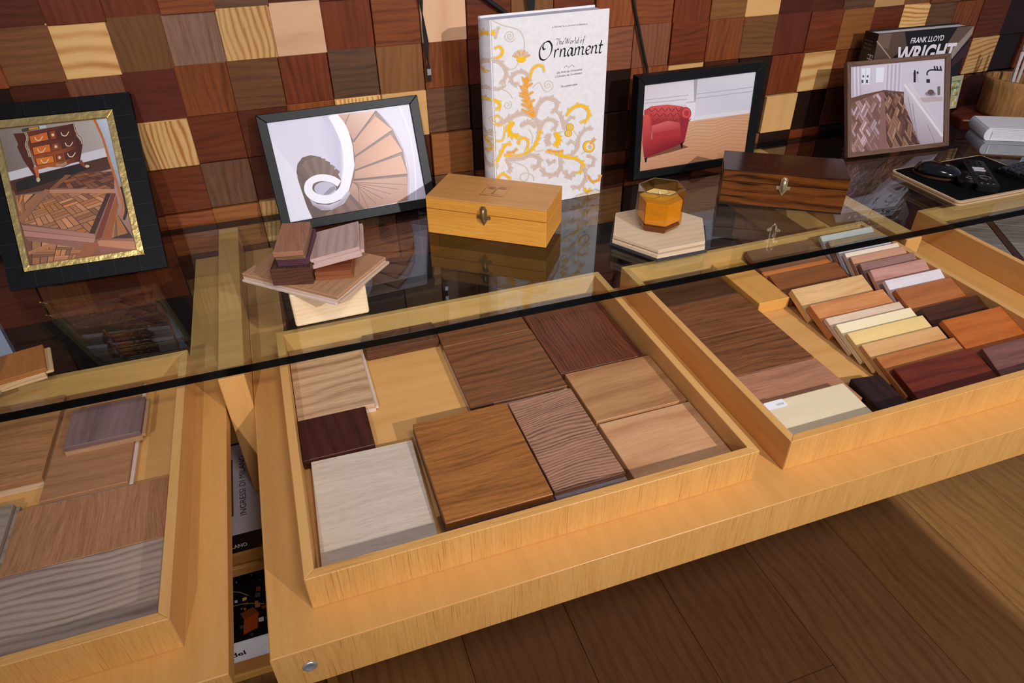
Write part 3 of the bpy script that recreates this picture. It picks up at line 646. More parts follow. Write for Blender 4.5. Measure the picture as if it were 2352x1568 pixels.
# ---- staircase frame
t = leaning('photo_frame', 'black frame with photo of a white spiral staircase with wooden treads', 'picture frame', (.3342, -.1294, .064, .359), .8384, GF)
w, h, d = .3421, .2422, .016
frame_border(w, h, .0188, .3222, .0200, .2250, d, bev=.001).build('outer_border', M_BLACK, t); easel(t, w, h, d, .36, 0)
pr = Print(6e-6).quad([(155, 825), (1100, 690), (1220, 1323), (300, 1485)], [(.0188, .2250), (.3222, .2250), (.3222, .0200), (.0188, .0200)])
LV = (206, 202, 226)
pr.poly([(155, 825), (1100, 690), (1220, 1323), (300, 1485)], [(216, 212, 230), (204, 200, 222), (200, 196, 220), (224, 222, 238)])
pr.poly([(470, 785), (560, 772), (640, 950), (640, 1180), (560, 1060), (500, 960)], [(212, 208, 230), (196, 192, 218), (186, 182, 208), (190, 186, 212), (200, 196, 220), (210, 206, 228)])
pr.poly([(610, 768), (880, 735), (990, 860), (1060, 1000), (1092, 1155), (1092, 1338), (800, 1396), (450, 1462), (440, 1400), (690, 1290), (735, 1100), (700, 900)], (120, 82, 66))
for a, P, cs in ((0, [(612, 768), (697, 757), (662, 838)], [(196, 150, 124), (206, 160, 132), (176, 128, 104)]),
              (0, [(703, 757), (878, 735), (870, 765), (722, 940), (668, 842)], [(208, 164, 140), (222, 180, 158), (206, 160, 136), (176, 128, 104), (190, 140, 116)]),
              (0, [(872, 772), (985, 860), (972, 884), (735, 1040), (722, 948)], [(214, 150, 112), (224, 168, 134), (206, 150, 116), (184, 130, 102), (190, 140, 112)]),
              (0, [(976, 892), (1055, 1005), (1045, 1024), (735, 1132), (738, 1048)], [(206, 140, 104), (220, 160, 124), (206, 148, 116), (186, 130, 102), (190, 136, 110)]),
              (0, [(1046, 1032), (1090, 1155), (1084, 1166), (730, 1196), (736, 1140)], [(206, 150, 118), (216, 160, 126), (200, 144, 112), (184, 132, 106), (190, 140, 114)]),
              (0, [(1086, 1176), (1092, 1338), (800, 1396), (690, 1290), (722, 1208)], [(190, 140, 112), (178, 128, 104), (150, 104, 84), (170, 122, 100), (196, 148, 126)])):
    pr.poly(P, cs)
for P in ([(668, 842), (722, 940)], [(878, 738), (724, 945)], [(983, 868), (736, 1042)], [(1054, 1012), (736, 1135)], [(1090, 1160), (728, 1198)]): pr.stroke(P, 11, (92, 56, 42), sm=False)
for k in range(7): pr.stroke([(718 + k * 6, 1215 + k * 4), (1085 - k * 52, 1190 + k * 33 + 40)], 4, (110, 72, 58), sm=False)
for k in range(9):
    a = (700 - 30 * k, 1290 + 14 * k); b = (800 - 44 * k, 1396 + 8 * k); pr.poly([a, b, (b[0] - 34, b[1] + 6), (a[0] - 22, a[1] + 8)], (122, 84, 68) if k % 2 else (96, 62, 50))
pr.poly([(345, 1150), (352, 1095), (385, 1050), (440, 1034), (500, 1045), (560, 1085), (610, 1140), (640, 1195), (660, 1260), (640, 1370), (480, 1455), (450, 1460), (420, 1390), (385, 1290)], (84, 58, 48))
for k in range(9):
    x = 350 + k * 32; pr.poly([(x, 1130 - 80 * math.sin(k * .38)), (x + 28, 1120 - 82 * math.sin((k + 1) * .38)), (480 + k * 12, 1240), (465 + k * 12, 1245)], (116, 84, 68) if k % 2 else (96, 68, 56))
pr.stroke([(352, 1180), (390, 1320), (440, 1455)], 26, (100, 72, 60)); pr.stroke([(380, 1250), (430, 1420)], 5, (58, 38, 32))
pr.poly([(155, 900), (340, 1150), (370, 1250), (412, 1380), (448, 1460), (300, 1485)], (226, 224, 238))
WH = (240, 238, 250)
pr.stroke([(575, 770), (640, 850), (680, 960), (692, 1080), (682, 1180), (650, 1275), (570, 1325), (480, 1322), (425, 1275), (435, 1215), (500, 1185), (580, 1195), (630, 1225)], lambda tt, dd: 78 - 34 * tt if tt < .75 else 46, WH, n=10)
pr.stroke([(535, 775), (590, 860), (630, 990), (640, 1130), (636, 1190)], lambda tt, dd: 30 * (1 - tt) + 3, (192, 188, 214))
pr.poly([(430, 1330), (480, 1362), (560, 1368), (630, 1340), (690, 1270), (705, 1290), (660, 1360), (580, 1402), (510, 1405), (450, 1370)], [(180, 170, 192), (196, 188, 208), (204, 196, 214), (196, 190, 208), (190, 184, 204), (170, 160, 180), (180, 168, 186), (160, 148, 164), (150, 138, 154), (160, 148, 166)])
pr.poly(circ(535, 1258, 74, 46), (186, 182, 206)); pr.poly([(520, 1300), (560, 1296), (606, 1262), (600, 1240), (570, 1250)], (140, 132, 150))
pr.stroke([(1035, 705), (1105, 900), (1140, 1120), (1150, 1340)], 9, (228, 224, 240)); pr.stroke([(885, 740), (995, 862), (1064, 1004), (1098, 1156), (1098, 1336)], 5, (170, 160, 186))
frame_print(pr, 'photo_print', t, 0, 0)
# ---- armchair frame
t = leaning('photo_frame', 'deep black frame with photo of a red tufted armchair on herringbone parquet', 'picture frame', (1.1660, -.1295, .019, .075), .8352, GF)
w, h, d = .3475, .2415, .030
frame_border(w, h, .0172, .3222, .0190, .2210, d, bev=.0012).build('outer_border', M_BLACK, t); easel(t, w, h, d, .07, 0)
MB().add(box_geo(.30, .335, d, d + .004, .006, .17, .001), mat=Matrix.Identity(4)).add(prism_geo([(d + .004, .004), (d + .075, .0085), (d + .075, .014), (d + .004, .12)], .31, .325), mat=Matrix(((0, 0, 1, 0), (1, 0, 0, 0), (0, 1, 0, .003), (0, 0, 0, 1)))).build('easel_leg', M_BLACKG, t)
pr = Print(6e-6).quad([(1400, 565), (2145, 487), (2068, 1034), (1367, 1147)], [(.0172, .2210), (.3222, .2210), (.3222, .0190), (.0172, .0190)])
pr.poly([(1400, 565), (2145, 487), (2068, 1034), (1367, 1147)], (216, 210, 220))
pr.poly([(1400, 565), (1735, 530), (1740, 690), (1390, 720)], [(206, 198, 210), (216, 210, 220), (226, 222, 230), (214, 206, 216)]); pr.poly([(1735, 530), (1762, 527), (1748, 680), (1738, 680)], (168, 162, 178)); pr.poly([(1762, 527), (2145, 487), (2112, 760), (1742, 805)], [(206, 204, 216), (220, 218, 228), (208, 206, 218), (214, 210, 222)])
for P in ([(1752, 632), (2128, 590)], [(1752, 660), (2124, 618)], [(1395, 668), (1700, 637)], [(1395, 690), (1690, 665)]): pr.stroke(P, 5, (176, 172, 188), sm=False)
pr.poly([(1685, 690), (1748, 683), (1735, 810), (1690, 815)], (228, 224, 232)); pr.stroke([(1685, 688), (1748, 681)], 9, (190, 186, 200), sm=False); pr.stroke([(1740, 792), (2112, 748)], 22, (222, 218, 226), sm=False)
pr.poly([(1380, 870), (1690, 815), (2108, 762), (2068, 1034), (1367, 1147)], [(206, 160, 130), (214, 168, 134), (210, 160, 124), (196, 140, 100), (190, 138, 106)])
Hz = Print().quad([(0, 0), (1, 0), (1, 1), (0, 1)], [(1540, 850), (2108, 765), (2068, 1034), (1367, 1147)])
for i in range(5):
    for j in range(13):
        u0, u1 = i / 5, (i + 1) / 5; s = 1 if i % 2 else -1; v = j / 12
        pr.stroke([Hz.m((u0, min(1, max(0, v + .045 * s)))), Hz.m((u1, min(1, max(0, v - .045 * s))))], 2.5, (182, 130, 96), sm=False)
RD, RL, RK = (176, 52, 58), (206, 84, 82), (128, 32, 40)
pr.poly([(1392, 985), (1650, 965), (1700, 985), (1420, 1060)], (120, 76, 54))
pr.poly([(1400, 735), (1450, 708), (1560, 698), (1660, 712), (1690, 760), (1660, 850), (1450, 860), (1400, 800)], [RD, RL, (212, 88, 84), RL, RD, RK, RK, RD])
for k in range(6):
    for j in range(3): pr.stroke([(1428 + k * 46 + j * 14, 722 + j * 36 - k), (1450 + k * 46 + j * 10, 745 + j * 34), (1474 + k * 44 + j * 10, 722 + j * 36)], 5, (140, 38, 44))
pr.poly([(1450, 840), (1560, 808), (1640, 820), (1648, 870), (1455, 905)], [(206, 96, 100), (212, 100, 102), (196, 80, 84), (170, 56, 62), (176, 58, 64)]); pr.poly([(1455, 890), (1648, 860), (1648, 935), (1455, 940)], RD)
pr.poly([(1390, 770), (1425, 765), (1452, 800), (1450, 930), (1680, 890), (1670, 955), (1430, 1050), (1400, 1052), (1388, 960)], [RL, RL, RD, RD, RD, RK, RK, RK, RD])
pr.poly(circ(1680, 760, 38, 44), RD); pr.poly(circ(1684, 758, 28, 34), RL); pr.poly(circ(1686, 758, 16, 20), RD); pr.poly([(1645, 780), (1705, 795), (1672, 950), (1648, 940)], (150, 42, 50))
for P in ([(1645, 960), (1662, 952), (1658, 990), (1650, 992)], [(1402, 1055), (1422, 1050), (1416, 1085), (1408, 1088)]): pr.poly(P, (20, 16, 18))
frame_print(pr, 'photo_print', t, 0, 0)
# ---- walnut frame
t = leaning('photo_frame', 'thin walnut frame with photo of a white kitchen island and basket weave floor', 'picture frame', (1.7486, -.1994, -.079, .413), .8386, GF)
w, h, d = .3107, .2343, .014
frame_border(w, h, .0112, .2957, .0112, .2228, d, wd((124, 92, 74), (84, 58, 46), .4, 90, .5)).build('outer_border', M_WOOD, t); easel(t, w, h, d, .41, 0)
pr = Print(6e-6).quad([(1172, 445), (1805, 388), (1792, 945), (1172, 1022)], [(.0112, .2228), (.2957, .2228), (.2957, .0112), (.0112, .0112)])
pr.poly([(1172, 445), (1805, 388), (1792, 945), (1172, 1022)], [(214, 204, 218), (222, 214, 226), (206, 196, 210), (150, 116, 110)])
pr.poly([(1250, 455), (1310, 450), (1300, 560), (1250, 560)], (236, 240, 250)); pr.poly([(1348, 450), (1405, 446), (1395, 545), (1345, 548)], (236, 240, 250)); pr.stroke([(1278, 455), (1276, 560)], 5, (200, 196, 210), sm=False)
for x in (1255, 1285): pr.poly([(x, 500), (x + 12, 500), (x + 12, 515), (x, 515)], (90, 96, 100)); pr.poly([(x - 6, 530), (x + 8, 530), (x + 8, 552), (x - 6, 552)], (80, 84, 92))
for k in range(6): pr.stroke([(1178 + k * 12, 445 - k), (1178 + k * 13, 640)], 6, (184, 174, 190) if k % 2 else (226, 218, 230), sm=False)
for k in range(9): pr.stroke([(1415 + k * 13, 432 - k), (1405 + k * 13, 610)], 7, (182, 172, 190) if k % 2 else (224, 216, 230), sm=False)
pr.poly([(1172, 655), (1255, 630), (1400, 598), (1532, 610), (1640, 960), (1172, 1022)], (110, 76, 64))
rr = random.Random(5); weave([(1176, 690), (1385, 610), (1360, 1000), (1172, 1020)], 5, [(178, 142, 138), (150, 112, 102), (200, 172, 182), (132, 96, 84)], (96, 66, 58), 45)
weave([(1400, 612), (1530, 622), (1635, 960), (1415, 990)], 5, [(152, 110, 90), (118, 80, 66), (172, 130, 106), (92, 60, 50)], (66, 42, 36), 45); pr.poly([(1382, 615), (1402, 612), (1418, 990), (1362, 1000)], (140, 102, 96))
pr.poly([(1532, 555), (1580, 548), (1800, 880), (1792, 945), (1760, 950), (1640, 962), (1532, 680)], [(214, 204, 216), (226, 220, 230), (222, 214, 224), (186, 172, 182), (190, 176, 186), (170, 156, 166), (186, 172, 184)])
pr.poly([(1580, 548), (1802, 545), (1798, 880)], (214, 206, 220)); pr.stroke([(1536, 560), (1790, 905)], 16, (236, 232, 240), sm=False)
for P in ([(1590, 690), (1625, 950)], [(1560, 640), (1600, 880)], [(1690, 830), (1740, 950)]): pr.stroke(P, 4, (150, 138, 150), sm=False)
pr.poly([(1597, 480), (1612, 474), (1612, 545), (1598, 548)], (30, 30, 34)); pr.poly([(1618, 492), (1630, 490), (1630, 545), (1618, 546)], (200, 196, 206)); pr.poly([(1600, 466), (1610, 464), (1610, 476), (1601, 478)], (20, 20, 22)); pr.poly([(1616, 476), (1630, 474), (1630, 490), (1620, 490)], (24, 24, 26))
pr.stroke([(1688, 500), (1690, 478), (1715, 464), (1785, 466)], 9, (26, 26, 30)); pr.poly([(1683, 525), (1706, 525), (1706, 550), (1683, 550)], (40, 38, 42))
for x in (1735, 1752, 1775): pr.stroke([(x, 438), (x + 8, 470)], 10, (40, 38, 42), sm=False)
pr.poly(circ(1710, 630, 44, 24), (206, 196, 206)); pr.poly(circ(1710, 622, 36, 16), (150, 136, 146)); pr.poly(circ(1712, 612, 22, 18), (110, 86, 84)); pr.poly([(1640, 650), (1790, 640), (1790, 670), (1660, 680)], (196, 178, 176)); pr.poly([(1755, 575), (1775, 572), (1774, 630), (1757, 632)], (110, 110, 96))
frame_print(pr, 'photo_print', t, 0, 0)

# ================================================================== BOOKS
def pen(pr, paths, place, wmax, col, nib=35):
    """broad nib lettering: stroke width follows the direction of the pen"""
    pr.L += 1
    for P in paths:
        Q = [place(p) for p in catmull(P, 7)]
        pr.stroke(Q, lambda t, d: wmax * (.20 + .80 * abs(math.sin(math.atan2(d[1], d[0]) - math.radians(nib)))), col, raw=True, up=False, sm=False)
def dot(p): return [p, (p[0] + .02, p[1])]
GL = {   # italic hand letters: (advance, strokes), x height .45, ascender .9
    'h': (.42, [[(.10, .92), (.03, 0)], [(.06, .28), (.18, .43), (.30, .40), (.28, .18), (.27, .02), (.36, .03)]]),
    'e': (.34, [[(.05, .20), (.20, .24), (.29, .34), (.22, .44), (.10, .38), (.04, .18), (.10, .01), (.22, .02), (.31, .12)]]),
    'o': (.40, [[(.22, .44), (.08, .36), (.04, .16), (.12, .0), (.26, .08), (.32, .28), (.22, .44)]]),
    'r': (.32, [[(.08, .44), (.02, 0)], [(.06, .26), (.16, .42), (.27, .43)]]),
    'l': (.20, [[(.14, .92), (.05, .08), (.10, 0), (.18, .06)]]),
    'd': (.42, [[(.26, .40), (.12, .42), (.03, .18), (.10, 0), (.22, .12)], [(.40, .92), (.27, .08), (.32, 0), (.40, .06)]]),
    'f': (.26, [[(.40, .86), (.32, .93), (.23, .80), (.10, -.10), (.02, -.26), (-.06, -.20)], [(.07, .43), (.30, .43)]]),
    'n': (.42, [[(.08, .44), (.02, 0)], [(.06, .26), (.18, .42), (.29, .40), (.27, .14), (.28, .02), (.38, .05)]]),
    'm': (.62, [[(.08, .44), (.02, 0)], [(.06, .26), (.17, .42), (.27, .40), (.22, 0)], [(.26, .26), (.38, .42), (.49, .40), (.46, .14), (.48, .02), (.58, .05)]]),
    'a': (.41, [[(.28, .38), (.16, .44), (.03, .20), (.08, .01), (.20, .10), (.30, .42)], [(.31, .44), (.27, .08), (.32, .01), (.40, .06)]]),
    't': (.26, [[(.16, .70), (.07, .10), (.12, 0), (.22, .06)], [(.02, .43), (.26, .44)]]),
    'T': (.50, [[(.02, .74), (.10, .88), (.30, .82), (.54, .92)], [(.34, .84), (.28, .3), (.20, .02), (.10, .02)]]),
    'W': (.74, [[(-.12, .70), (-.02, .88), (.08, .80), (.12, .02)], [(.12, .02), (.40, .84)], [(.38, .84), (.42, .02)], [(.42, .02), (.72, .80), (.80, .90)]]),
    ' ': (.16, []),
    'O': (.86, [[(.50, .92), (.22, .78), (.06, .40), (.12, .02), (.38, -.06), (.66, .22), (.74, .62), (.58, .90), (.36, .86), (.24, .66), (.30, .50), (.40, .54)]])}
def hand(pr, s, bl, br, col, wf=.085, nib=35, vs=.85):
    adv = sum(GL[c][0] for c in s) - .04; ex = ((br[0] - bl[0]) / adv, (br[1] - bl[1]) / adv); L = math.hypot(*ex); ey = (-ex[1] * vs, ex[0] * vs); x = 0
    for c in s:
        pen(pr, GL[c][1], lambda p, x=x: (bl[0] + ex[0] * (p[0] + x) + ey[0] * p[1], bl[1] + ex[1] * (p[0] + x) + ey[1] * p[1]), wf * L, col, nib); x += GL[c][0]
bw, bh, bt = .2652, .3991, .058
t = leaning('art_book', 'tall white hardcover with black italic title and yellow scrolling leaves on its cover', 'book', (.7953, -.1828, .069, .024), ZG + .0005)
m = MB(); c = .0035
m.add(box_geo(.002, bw, 0, c, 0, bh, .0006)); m.add(box_geo(.002, bw - .004, bt - c, bt, 0, bh, .0006))
sp = [(-.0105 * math.sin(PI * k / 10), bt * k / 10) for k in range(11)]; si = [(x + .003, y) for x, y in sp][::-1]
m.add(prism_geo([(.004, 0)] + [(x, y) for x, y in sp] + [(.004, bt), (.004, bt - .003)] + [(max(x, -.006) , y) for x, y in si[1:-1]] + [(.004, .003)], 0, bh), smooth=False)
m.build('cover', M_WHITE, t)
MB().add(box_geo(.005, bw - .006, c + .0004, bt - c - .0004, .003, bh - .004)).build('page_block', plain('page_edges', (206, 206, 222), .8), t)
pr = Print(1.5e-6).quad([(111, 153), (1015, 64), (941, 1449), (165, 1599)], [(.002, bh), (bw, bh), (bw, 0), (.002, 0)])
INK = (30, 30, 34)
hand(pr, 'The World of', pr.m((606, 337)), pr.m((818, 321)), INK, .075, 35, .85); hand(pr, 'Ornament', pr.m((474, 446)), pr.m((955, 396)), INK, .092, 40, .86)
pr.text('A. RACINET & A. DUPONT-AUBERVILLE', (.1339, .3735), (.2141, .3728), .0026, (96, 96, 100), raw=True)
for s, a, b, z0, z1 in (('Die Welt der Ornamente', .1460, .2050, .2838, .2848), ("L'Univers de l'ornement", .1430, .2060, .2765, .2775), ('The complete plates', .1550, .1950, .2550, .2558)):
    pr.text(s, (a, z0), (b, z1), .0042, (60, 60, 66), .3, raw=True)
pr.stroke([(.163, .2935), (.168, .298), (.171, .295)], .0006, INK, raw=True); pr.stroke([(.178, .295), (.181, .298), (.187, .2935)], .0006, INK, raw=True); pr.stroke([(.1745, .2965), (.1745, .2925)], .0008, INK, raw=True, sm=False)
Y1, Y2, BE, OL = (250, 196, 34), (240, 164, 60), (214, 190, 176), (176, 158, 140)
def scroll(P, w, c, lobes=0, taper=.25, n=9, rnd=True):
    """acanthus scroll: tapering stem, serrated fingers on its outer side, curled end"""
    Q = catmull(P, 10); N = len(Q)
    area = sum(Q[i][0] * Q[i + 1][1] - Q[i + 1][0] * Q[i][1] for i in range(N - 1)) + Q[-1][0] * Q[0][1] - Q[0][0] * Q[-1][1]
    sg = -1 if area > 0 else 1
    prof = lambda t: w * (taper + (1 - taper) * math.sin(PI * min(1, .2 + t * .72)) ** .8) * .62
    fs = []
    for k in range(lobes + 1 if lobes else 0):
        for side, ln in ((sg, 1.0), (-sg, .62)):
            i = int((.12 + .76 * k / max(1, lobes)) * (N - 1)); a, b = Q[max(0, i - 1)], Q[min(N - 1, i + 1)]; d = math.hypot(b[0] - a[0], b[1] - a[1]) or 1
            ux, uy = (b[0] - a[0]) / d, (b[1] - a[1]) / d; nx, ny = -uy * side, ux * side; L = w * .72 * ln
            q = Q[i]; fs.append([(q[0] - ux * w * .30, q[1] - uy * w * .30), (q[0] + nx * L * .55 - ux * w * .12, q[1] + ny * L * .55 - uy * w * .12), (q[0] + nx * L + ux * w * .42, q[1] + ny * L + uy * w * .42), (q[0] + nx * L * .40 + ux * w * .34, q[1] + ny * L * .40 + uy * w * .34), (q[0] + ux * w * .30, q[1] + uy * w * .30)])
    def grow(F, g):
        cx = sum(p[0] for p in F) / 5; cy = sum(p[1] for p in F) / 5
        return [(x + (x - cx) / (math.hypot(x - cx, y - cy) or 1) * g, y + (y - cy) / (math.hypot(x - cx, y - cy) or 1) * g) for x, y in F]
    hi = (252, 214, 60) if c == Y1 else ((250, 190, 70) if c == Y2 else (232, 214, 204)); lo = (240, 168, 48) if c != BE else (200, 174, 160)
    q = P[-1]; pr.layer()
    for F in fs: pr.poly(grow(F, 4.2), OL, up=False)
    pr.stroke(P, lambda t, d: prof(t) + 7.5, OL, n, up=False)
    if rnd: pr.poly(circ(q[0], q[1], w * .30 + 3.5, n=12), OL)
    pr.layer()
    for F in fs: pr.poly(grow(F, 2), (250, 244, 236), up=False)
    pr.stroke(P, lambda t, d: prof(t) + 3, (250, 244, 236), n, up=False)
    if rnd: pr.poly(circ(q[0], q[1], w * .30 + 1.4, n=12), (250, 244, 236))
    pr.layer()
    for F in fs: pr.poly(F, [c, c, lo, c, c], up=False)
    pr.layer(); pr.stroke(P, lambda t, d: prof(t), c, n, up=False)
    if rnd: pr.poly(circ(q[0], q[1], w * .30 - 1, n=12), c)
    if w > 22: pr.stroke(P, lambda t, d: 2.2, lo, n)
def vine(P, w=7):
    pr.stroke(P, w, OL, 9); pr.stroke(P, w * .45, (246, 238, 220), 9)
def spiral(cx, cy, r, a0, turns, w=6, sg=1):
    vine([(cx + r * (1 - k / 26) * math.cos(math.radians(a0) + sg * turns * 2 * PI * k / 24), cy + r * (1 - k / 26) * math.sin(math.radians(a0) + sg * turns * 2 * PI * k / 24)) for k in range(25)], w)
for P in ([(120, 150), (200, 190), (270, 207), (335, 235), (368, 310), (365, 385)], [(330, 462), (295, 512), (240, 528)], [(430, 660), (480, 620), (512, 672), (545, 690), (580, 665)], [(260, 1210), (370, 1250), (402, 1310), (380, 1358), (340, 1350), (345, 1310), (395, 1300), (435, 1325), (438, 1360)],
          [(450, 1140), (520, 1128)], [(620, 1000), (690, 978)], [(740, 980), (778, 1030)], [(400, 970), (430, 1020), (425, 1080)], [(800, 1160), (840, 1125)], [(170, 660), (240, 690), (280, 740)]): vine(P)
spiral(258, 272, 46, 20, 2.2); spiral(548, 640, 40, 60, 1.8, 6, -1); spiral(240, 790, 34, 300, 1.6)
for P, w, c, lb in (([(48, 345), (60, 285), (95, 255), (140, 252)], 44, Y1, 6), ([(148, 292), (160, 245), (176, 208)], 20, BE, 4), ([(122, 445), (180, 428), (202, 388), (180, 352), (148, 362)], 32, Y1, 0),
    ([(60, 505), (110, 458), (180, 468), (228, 530), (225, 585), (192, 622)], 40, BE, 5), ([(48, 560), (70, 525), (100, 548)], 34, Y1, 3), ([(418, 612), (382, 552), (322, 542), (272, 582), (282, 628), (318, 630)], 36, BE, 4),
    ([(408, 592), (430, 522), (472, 492), (508, 502), (516, 535)], 30, Y1, 0), ([(60, 700), (110, 665), (170, 672), (222, 645)], 26, BE, 4), ([(66, 830), (80, 768), (140, 752), (184, 790), (160, 822)], 34, Y1, 3),
    ([(452, 870), (470, 795), (530, 742), (598, 752), (616, 800), (582, 842)], 42, BE, 4), ([(160, 945), (235, 902), (332, 856), (420, 866), (478, 940), (474, 1040)], 46, BE, 6), ([(205, 938), (155, 932), (136, 895), (162, 868), (188, 888)], 24, Y1, 0),
    ([(290, 920), (252, 960), (272, 1012), (320, 1020)], 46, Y1, 5), ([(340, 950), (400, 920), (450, 950)], 34, BE, 5), ([(215, 1165), (330, 1170), (425, 1120), (470, 1040), (492, 965)], 34, Y1, 6), ([(490, 970), (520, 912), (580, 900), (612, 940), (580, 972)], 34, BE, 3),
    ([(150, 1232), (190, 1155), (222, 1092), (262, 1082)], 32, Y1, 3), ([(236, 1145), (282, 1142), (308, 1118)], 24, Y2, 2), ([(328, 1088), (330, 1050), (370, 1036), (398, 1072), (380, 1130)], 26, Y1, 3), ([(95, 1042), (200, 1055), (222, 948)], 18, Y1, 0),
    ([(100, 1048), (140, 1110), (112, 1146)], 28, Y1, 3), ([(95, 970), (110, 1020), (140, 985)], 28, BE, 4), ([(228, 1190), (330, 1192), (420, 1166), (482, 1192), (468, 1248), (432, 1250)], 40, BE, 6), ([(228, 1192), (262, 1258), (248, 1290)], 30, BE, 4), ([(95, 1190), (120, 1240), (165, 1245)], 30, BE, 3),
    ([(160, 1345), (205, 1305), (262, 1345)], 26, Y1, 2), ([(672, 972), (655, 900), (632, 848)], 34, BE, 3), ([(684, 872), (732, 812), (800, 792), (852, 832), (846, 892), (800, 918)], 34, Y1, 4), ([(680, 930), (718, 884), (745, 886)], 22, BE, 2),
    ([(600, 1000), (626, 1045), (602, 1088)], 44, Y1, 4), ([(562, 1012), (545, 1045), (556, 1082)], 40, BE, 4), ([(716, 1172), (768, 1112), (782, 1032), (832, 972), (878, 966)], 32, BE, 5), ([(768, 1092), (722, 1062), (702, 1082)], 22, BE, 2),
    ([(530, 1135), (600, 1148), (660, 1172), (760, 1192), (822, 1240)], 36, Y1, 5), ([(540, 1128), (610, 1140), (658, 1132)], 24, Y2, 3), ([(602, 1200), (562, 1226), (546, 1202)], 24, BE, 2), ([(640, 1180), (642, 1262), (592, 1312), (522, 1302), (512, 1268)], 38, BE, 5),
    ([(802, 1240), (792, 1290), (740, 1296)], 24, Y1, 2), ([(745, 1292), (705, 1330), (682, 1288)], 36, BE, 3), ([(838, 1168), (892, 1188), (882, 1240), (852, 1244)], 26, BE, 3), ([(820, 1250), (832, 1330), (792, 1400), (732, 1402)], 32, BE, 5), ([(850, 1318), (882, 1362), (932, 1346), (936, 1316)], 24, Y2, 3), ([(822, 1412), (840, 1438), (866, 1420)], 26, Y1, 2)):
    scroll(P, w, c, lb)
scroll([(438, 880), (402, 780), (372, 680), (392, 580)], 62, Y2, 5, .4, rnd=False)
for a, b in ((330, 715), (345, 780), (345, 820), (436, 690), (448, 750), (440, 815), (430, 625), (350, 660)): scroll([(392, b + 25), ((392 + a) / 2, b + 12), (a, b)], 26, Y2, 0, .3, rnd=False)
for k in range(7):
    a = math.radians(200 + k * 23); scroll([(345, 445), (345 + 38 * math.cos(a), 440 + 42 * math.sin(a)), (345 + 72 * math.cos(a), 440 + 66 * math.sin(a))], 20, BE if k % 2 else Y2, 0, .4, rnd=False)
pr.poly(circ(345, 448, 36, 22), Y1)
for cx, cy, r in ((712, 955, 26), (700, 1000, 24)): pr.poly(circ(cx, cy, r + 4), OL); pr.poly(circ(cx, cy, r), Y1); pr.poly(circ(cx, cy, r * .45), BE)
pr.poly(circ(855, 1100, 46), OL); pr.poly(circ(855, 1100, 42), Y1); pr.poly(circ(858, 1100, 27), (240, 230, 226)); pr.poly(circ(862, 1104, 16), BE); scroll([(868, 1080), (885, 1060), (900, 1045)], 22, Y2, 2)
# spine artwork, laid on the rounded spine
sp_pr = Print(1.5e-6)
def S(a, b): return ((a - 22) / 100. * .5, bh * (1 - (b - 140) / 1430.))
sp_pr.stroke([(.014, .374), (.040, .374)], .0014, (176, 172, 168), raw=True, sm=False); sp_pr.stroke([(.012, .369), (.044, .369)], .0014, (176, 172, 168), raw=True, sm=False); hand(sp_pr, 'Ornament', (.006, .045), (.052, .045), INK, .12)
v2 = []
for x, y, z in sp_pr.v:
    k = min(1, max(0, 1 - x / bt)); v2.append((-.0105 * math.sin(PI * k) - .0004 + y, bt * k, z))
def wrap(x, y, z):                                                      # the design runs on over the spine
    if x >= .002: return (x, y, z)
    k = min(1, (.002 - x) / .026); return (-.0105 * math.sin(PI * k) - .0004 + y + .0004, bt * k + .0002, z)
pr.v = [wrap(*p) for p in pr.v]
b = len(pr.v); pr.v += [(x, y + .0004, z) for x, y, z in v2]; pr.f += [[i + b for i in q] for q in sp_pr.f]; pr.c += sp_pr.c
pr.build('cover_artwork', t, (0, -.0004, 0))
# ---- architecture book
fw, fh, ft = .2991, .2768, .048
t = leaning('art_book', 'black hardcover with white block capitals standing behind the walnut frame', 'book', (1.8452, -.1000, -.044, .03), ZG + .0005)
m = MB(); m.add(box_geo(0, fw, 0, .003, 0, fh, .0005)); m.add(box_geo(0, fw - .003, ft - .003, ft, 0, fh, .0005)); m.add(box_geo(0, .003, .003, ft - .003, 0, fh)); m.build('cover', plain('black_book_cover', (22, 20, 22), .35), t)
MB().add(box_geo(.004, fw - .006, .0034, ft - .0034, .002, fh - .004)).build('page_block', M_WHITE, t)
pr = Print(1e-5).quad([(1354, 227), (1993, 170), (1762, 875), (1168, 953)], [(0, fh), (fw, fh), (fw, 0), (0, 0)])
BW = (92, 72, 60)
pr.poly([(1356, 229), (1528, 214), (1542, 310), (1440, 392), (1318, 405)], BW); pr.poly([(1356, 229), (1440, 222), (1420, 330), (1340, 300)], (118, 94, 78)); pr.stroke([(1342, 275), (1432, 392)], 9, (168, 146, 122), sm=False); pr.stroke([(1528, 216), (1542, 310), (1440, 392)], 5, (60, 46, 40), sm=False)
pr.poly([(1880, 184), (1990, 172), (1965, 250), (1840, 392), (1822, 380), (1800, 310)], (104, 84, 70)); pr.stroke([(1985, 180), (1838, 350)], 7, (150, 132, 116), sm=False)
pr.poly([(1990, 176), (1978, 225), (1838, 398), (1838, 335)], (156, 142, 132)); pr.poly([(1838, 408), (1970, 260), (1935, 370), (1836, 450)], (62, 34, 44))
pr.poly([(1842, 512), (1922, 500), (1868, 718), (1826, 728)], (172, 170, 130))
rr = random.Random(8)
for k in range(34):
    y = rr.uniform(515, 695); x = rr.uniform(1838, 1900 - (y - 500) * .24); pr.poly([(x, y), (x + 14, y - 2), (x + 11, y + 16), (x - 3, y + 18)], rr.choice([(206, 166, 60), (150, 170, 140), (196, 196, 160), (120, 130, 100), (210, 206, 190)]))
for y in (545, 590, 640): pr.stroke([(1842, y), (1914 - (y - 500) * .25, y - 8)], 4, (90, 92, 80), sm=False)
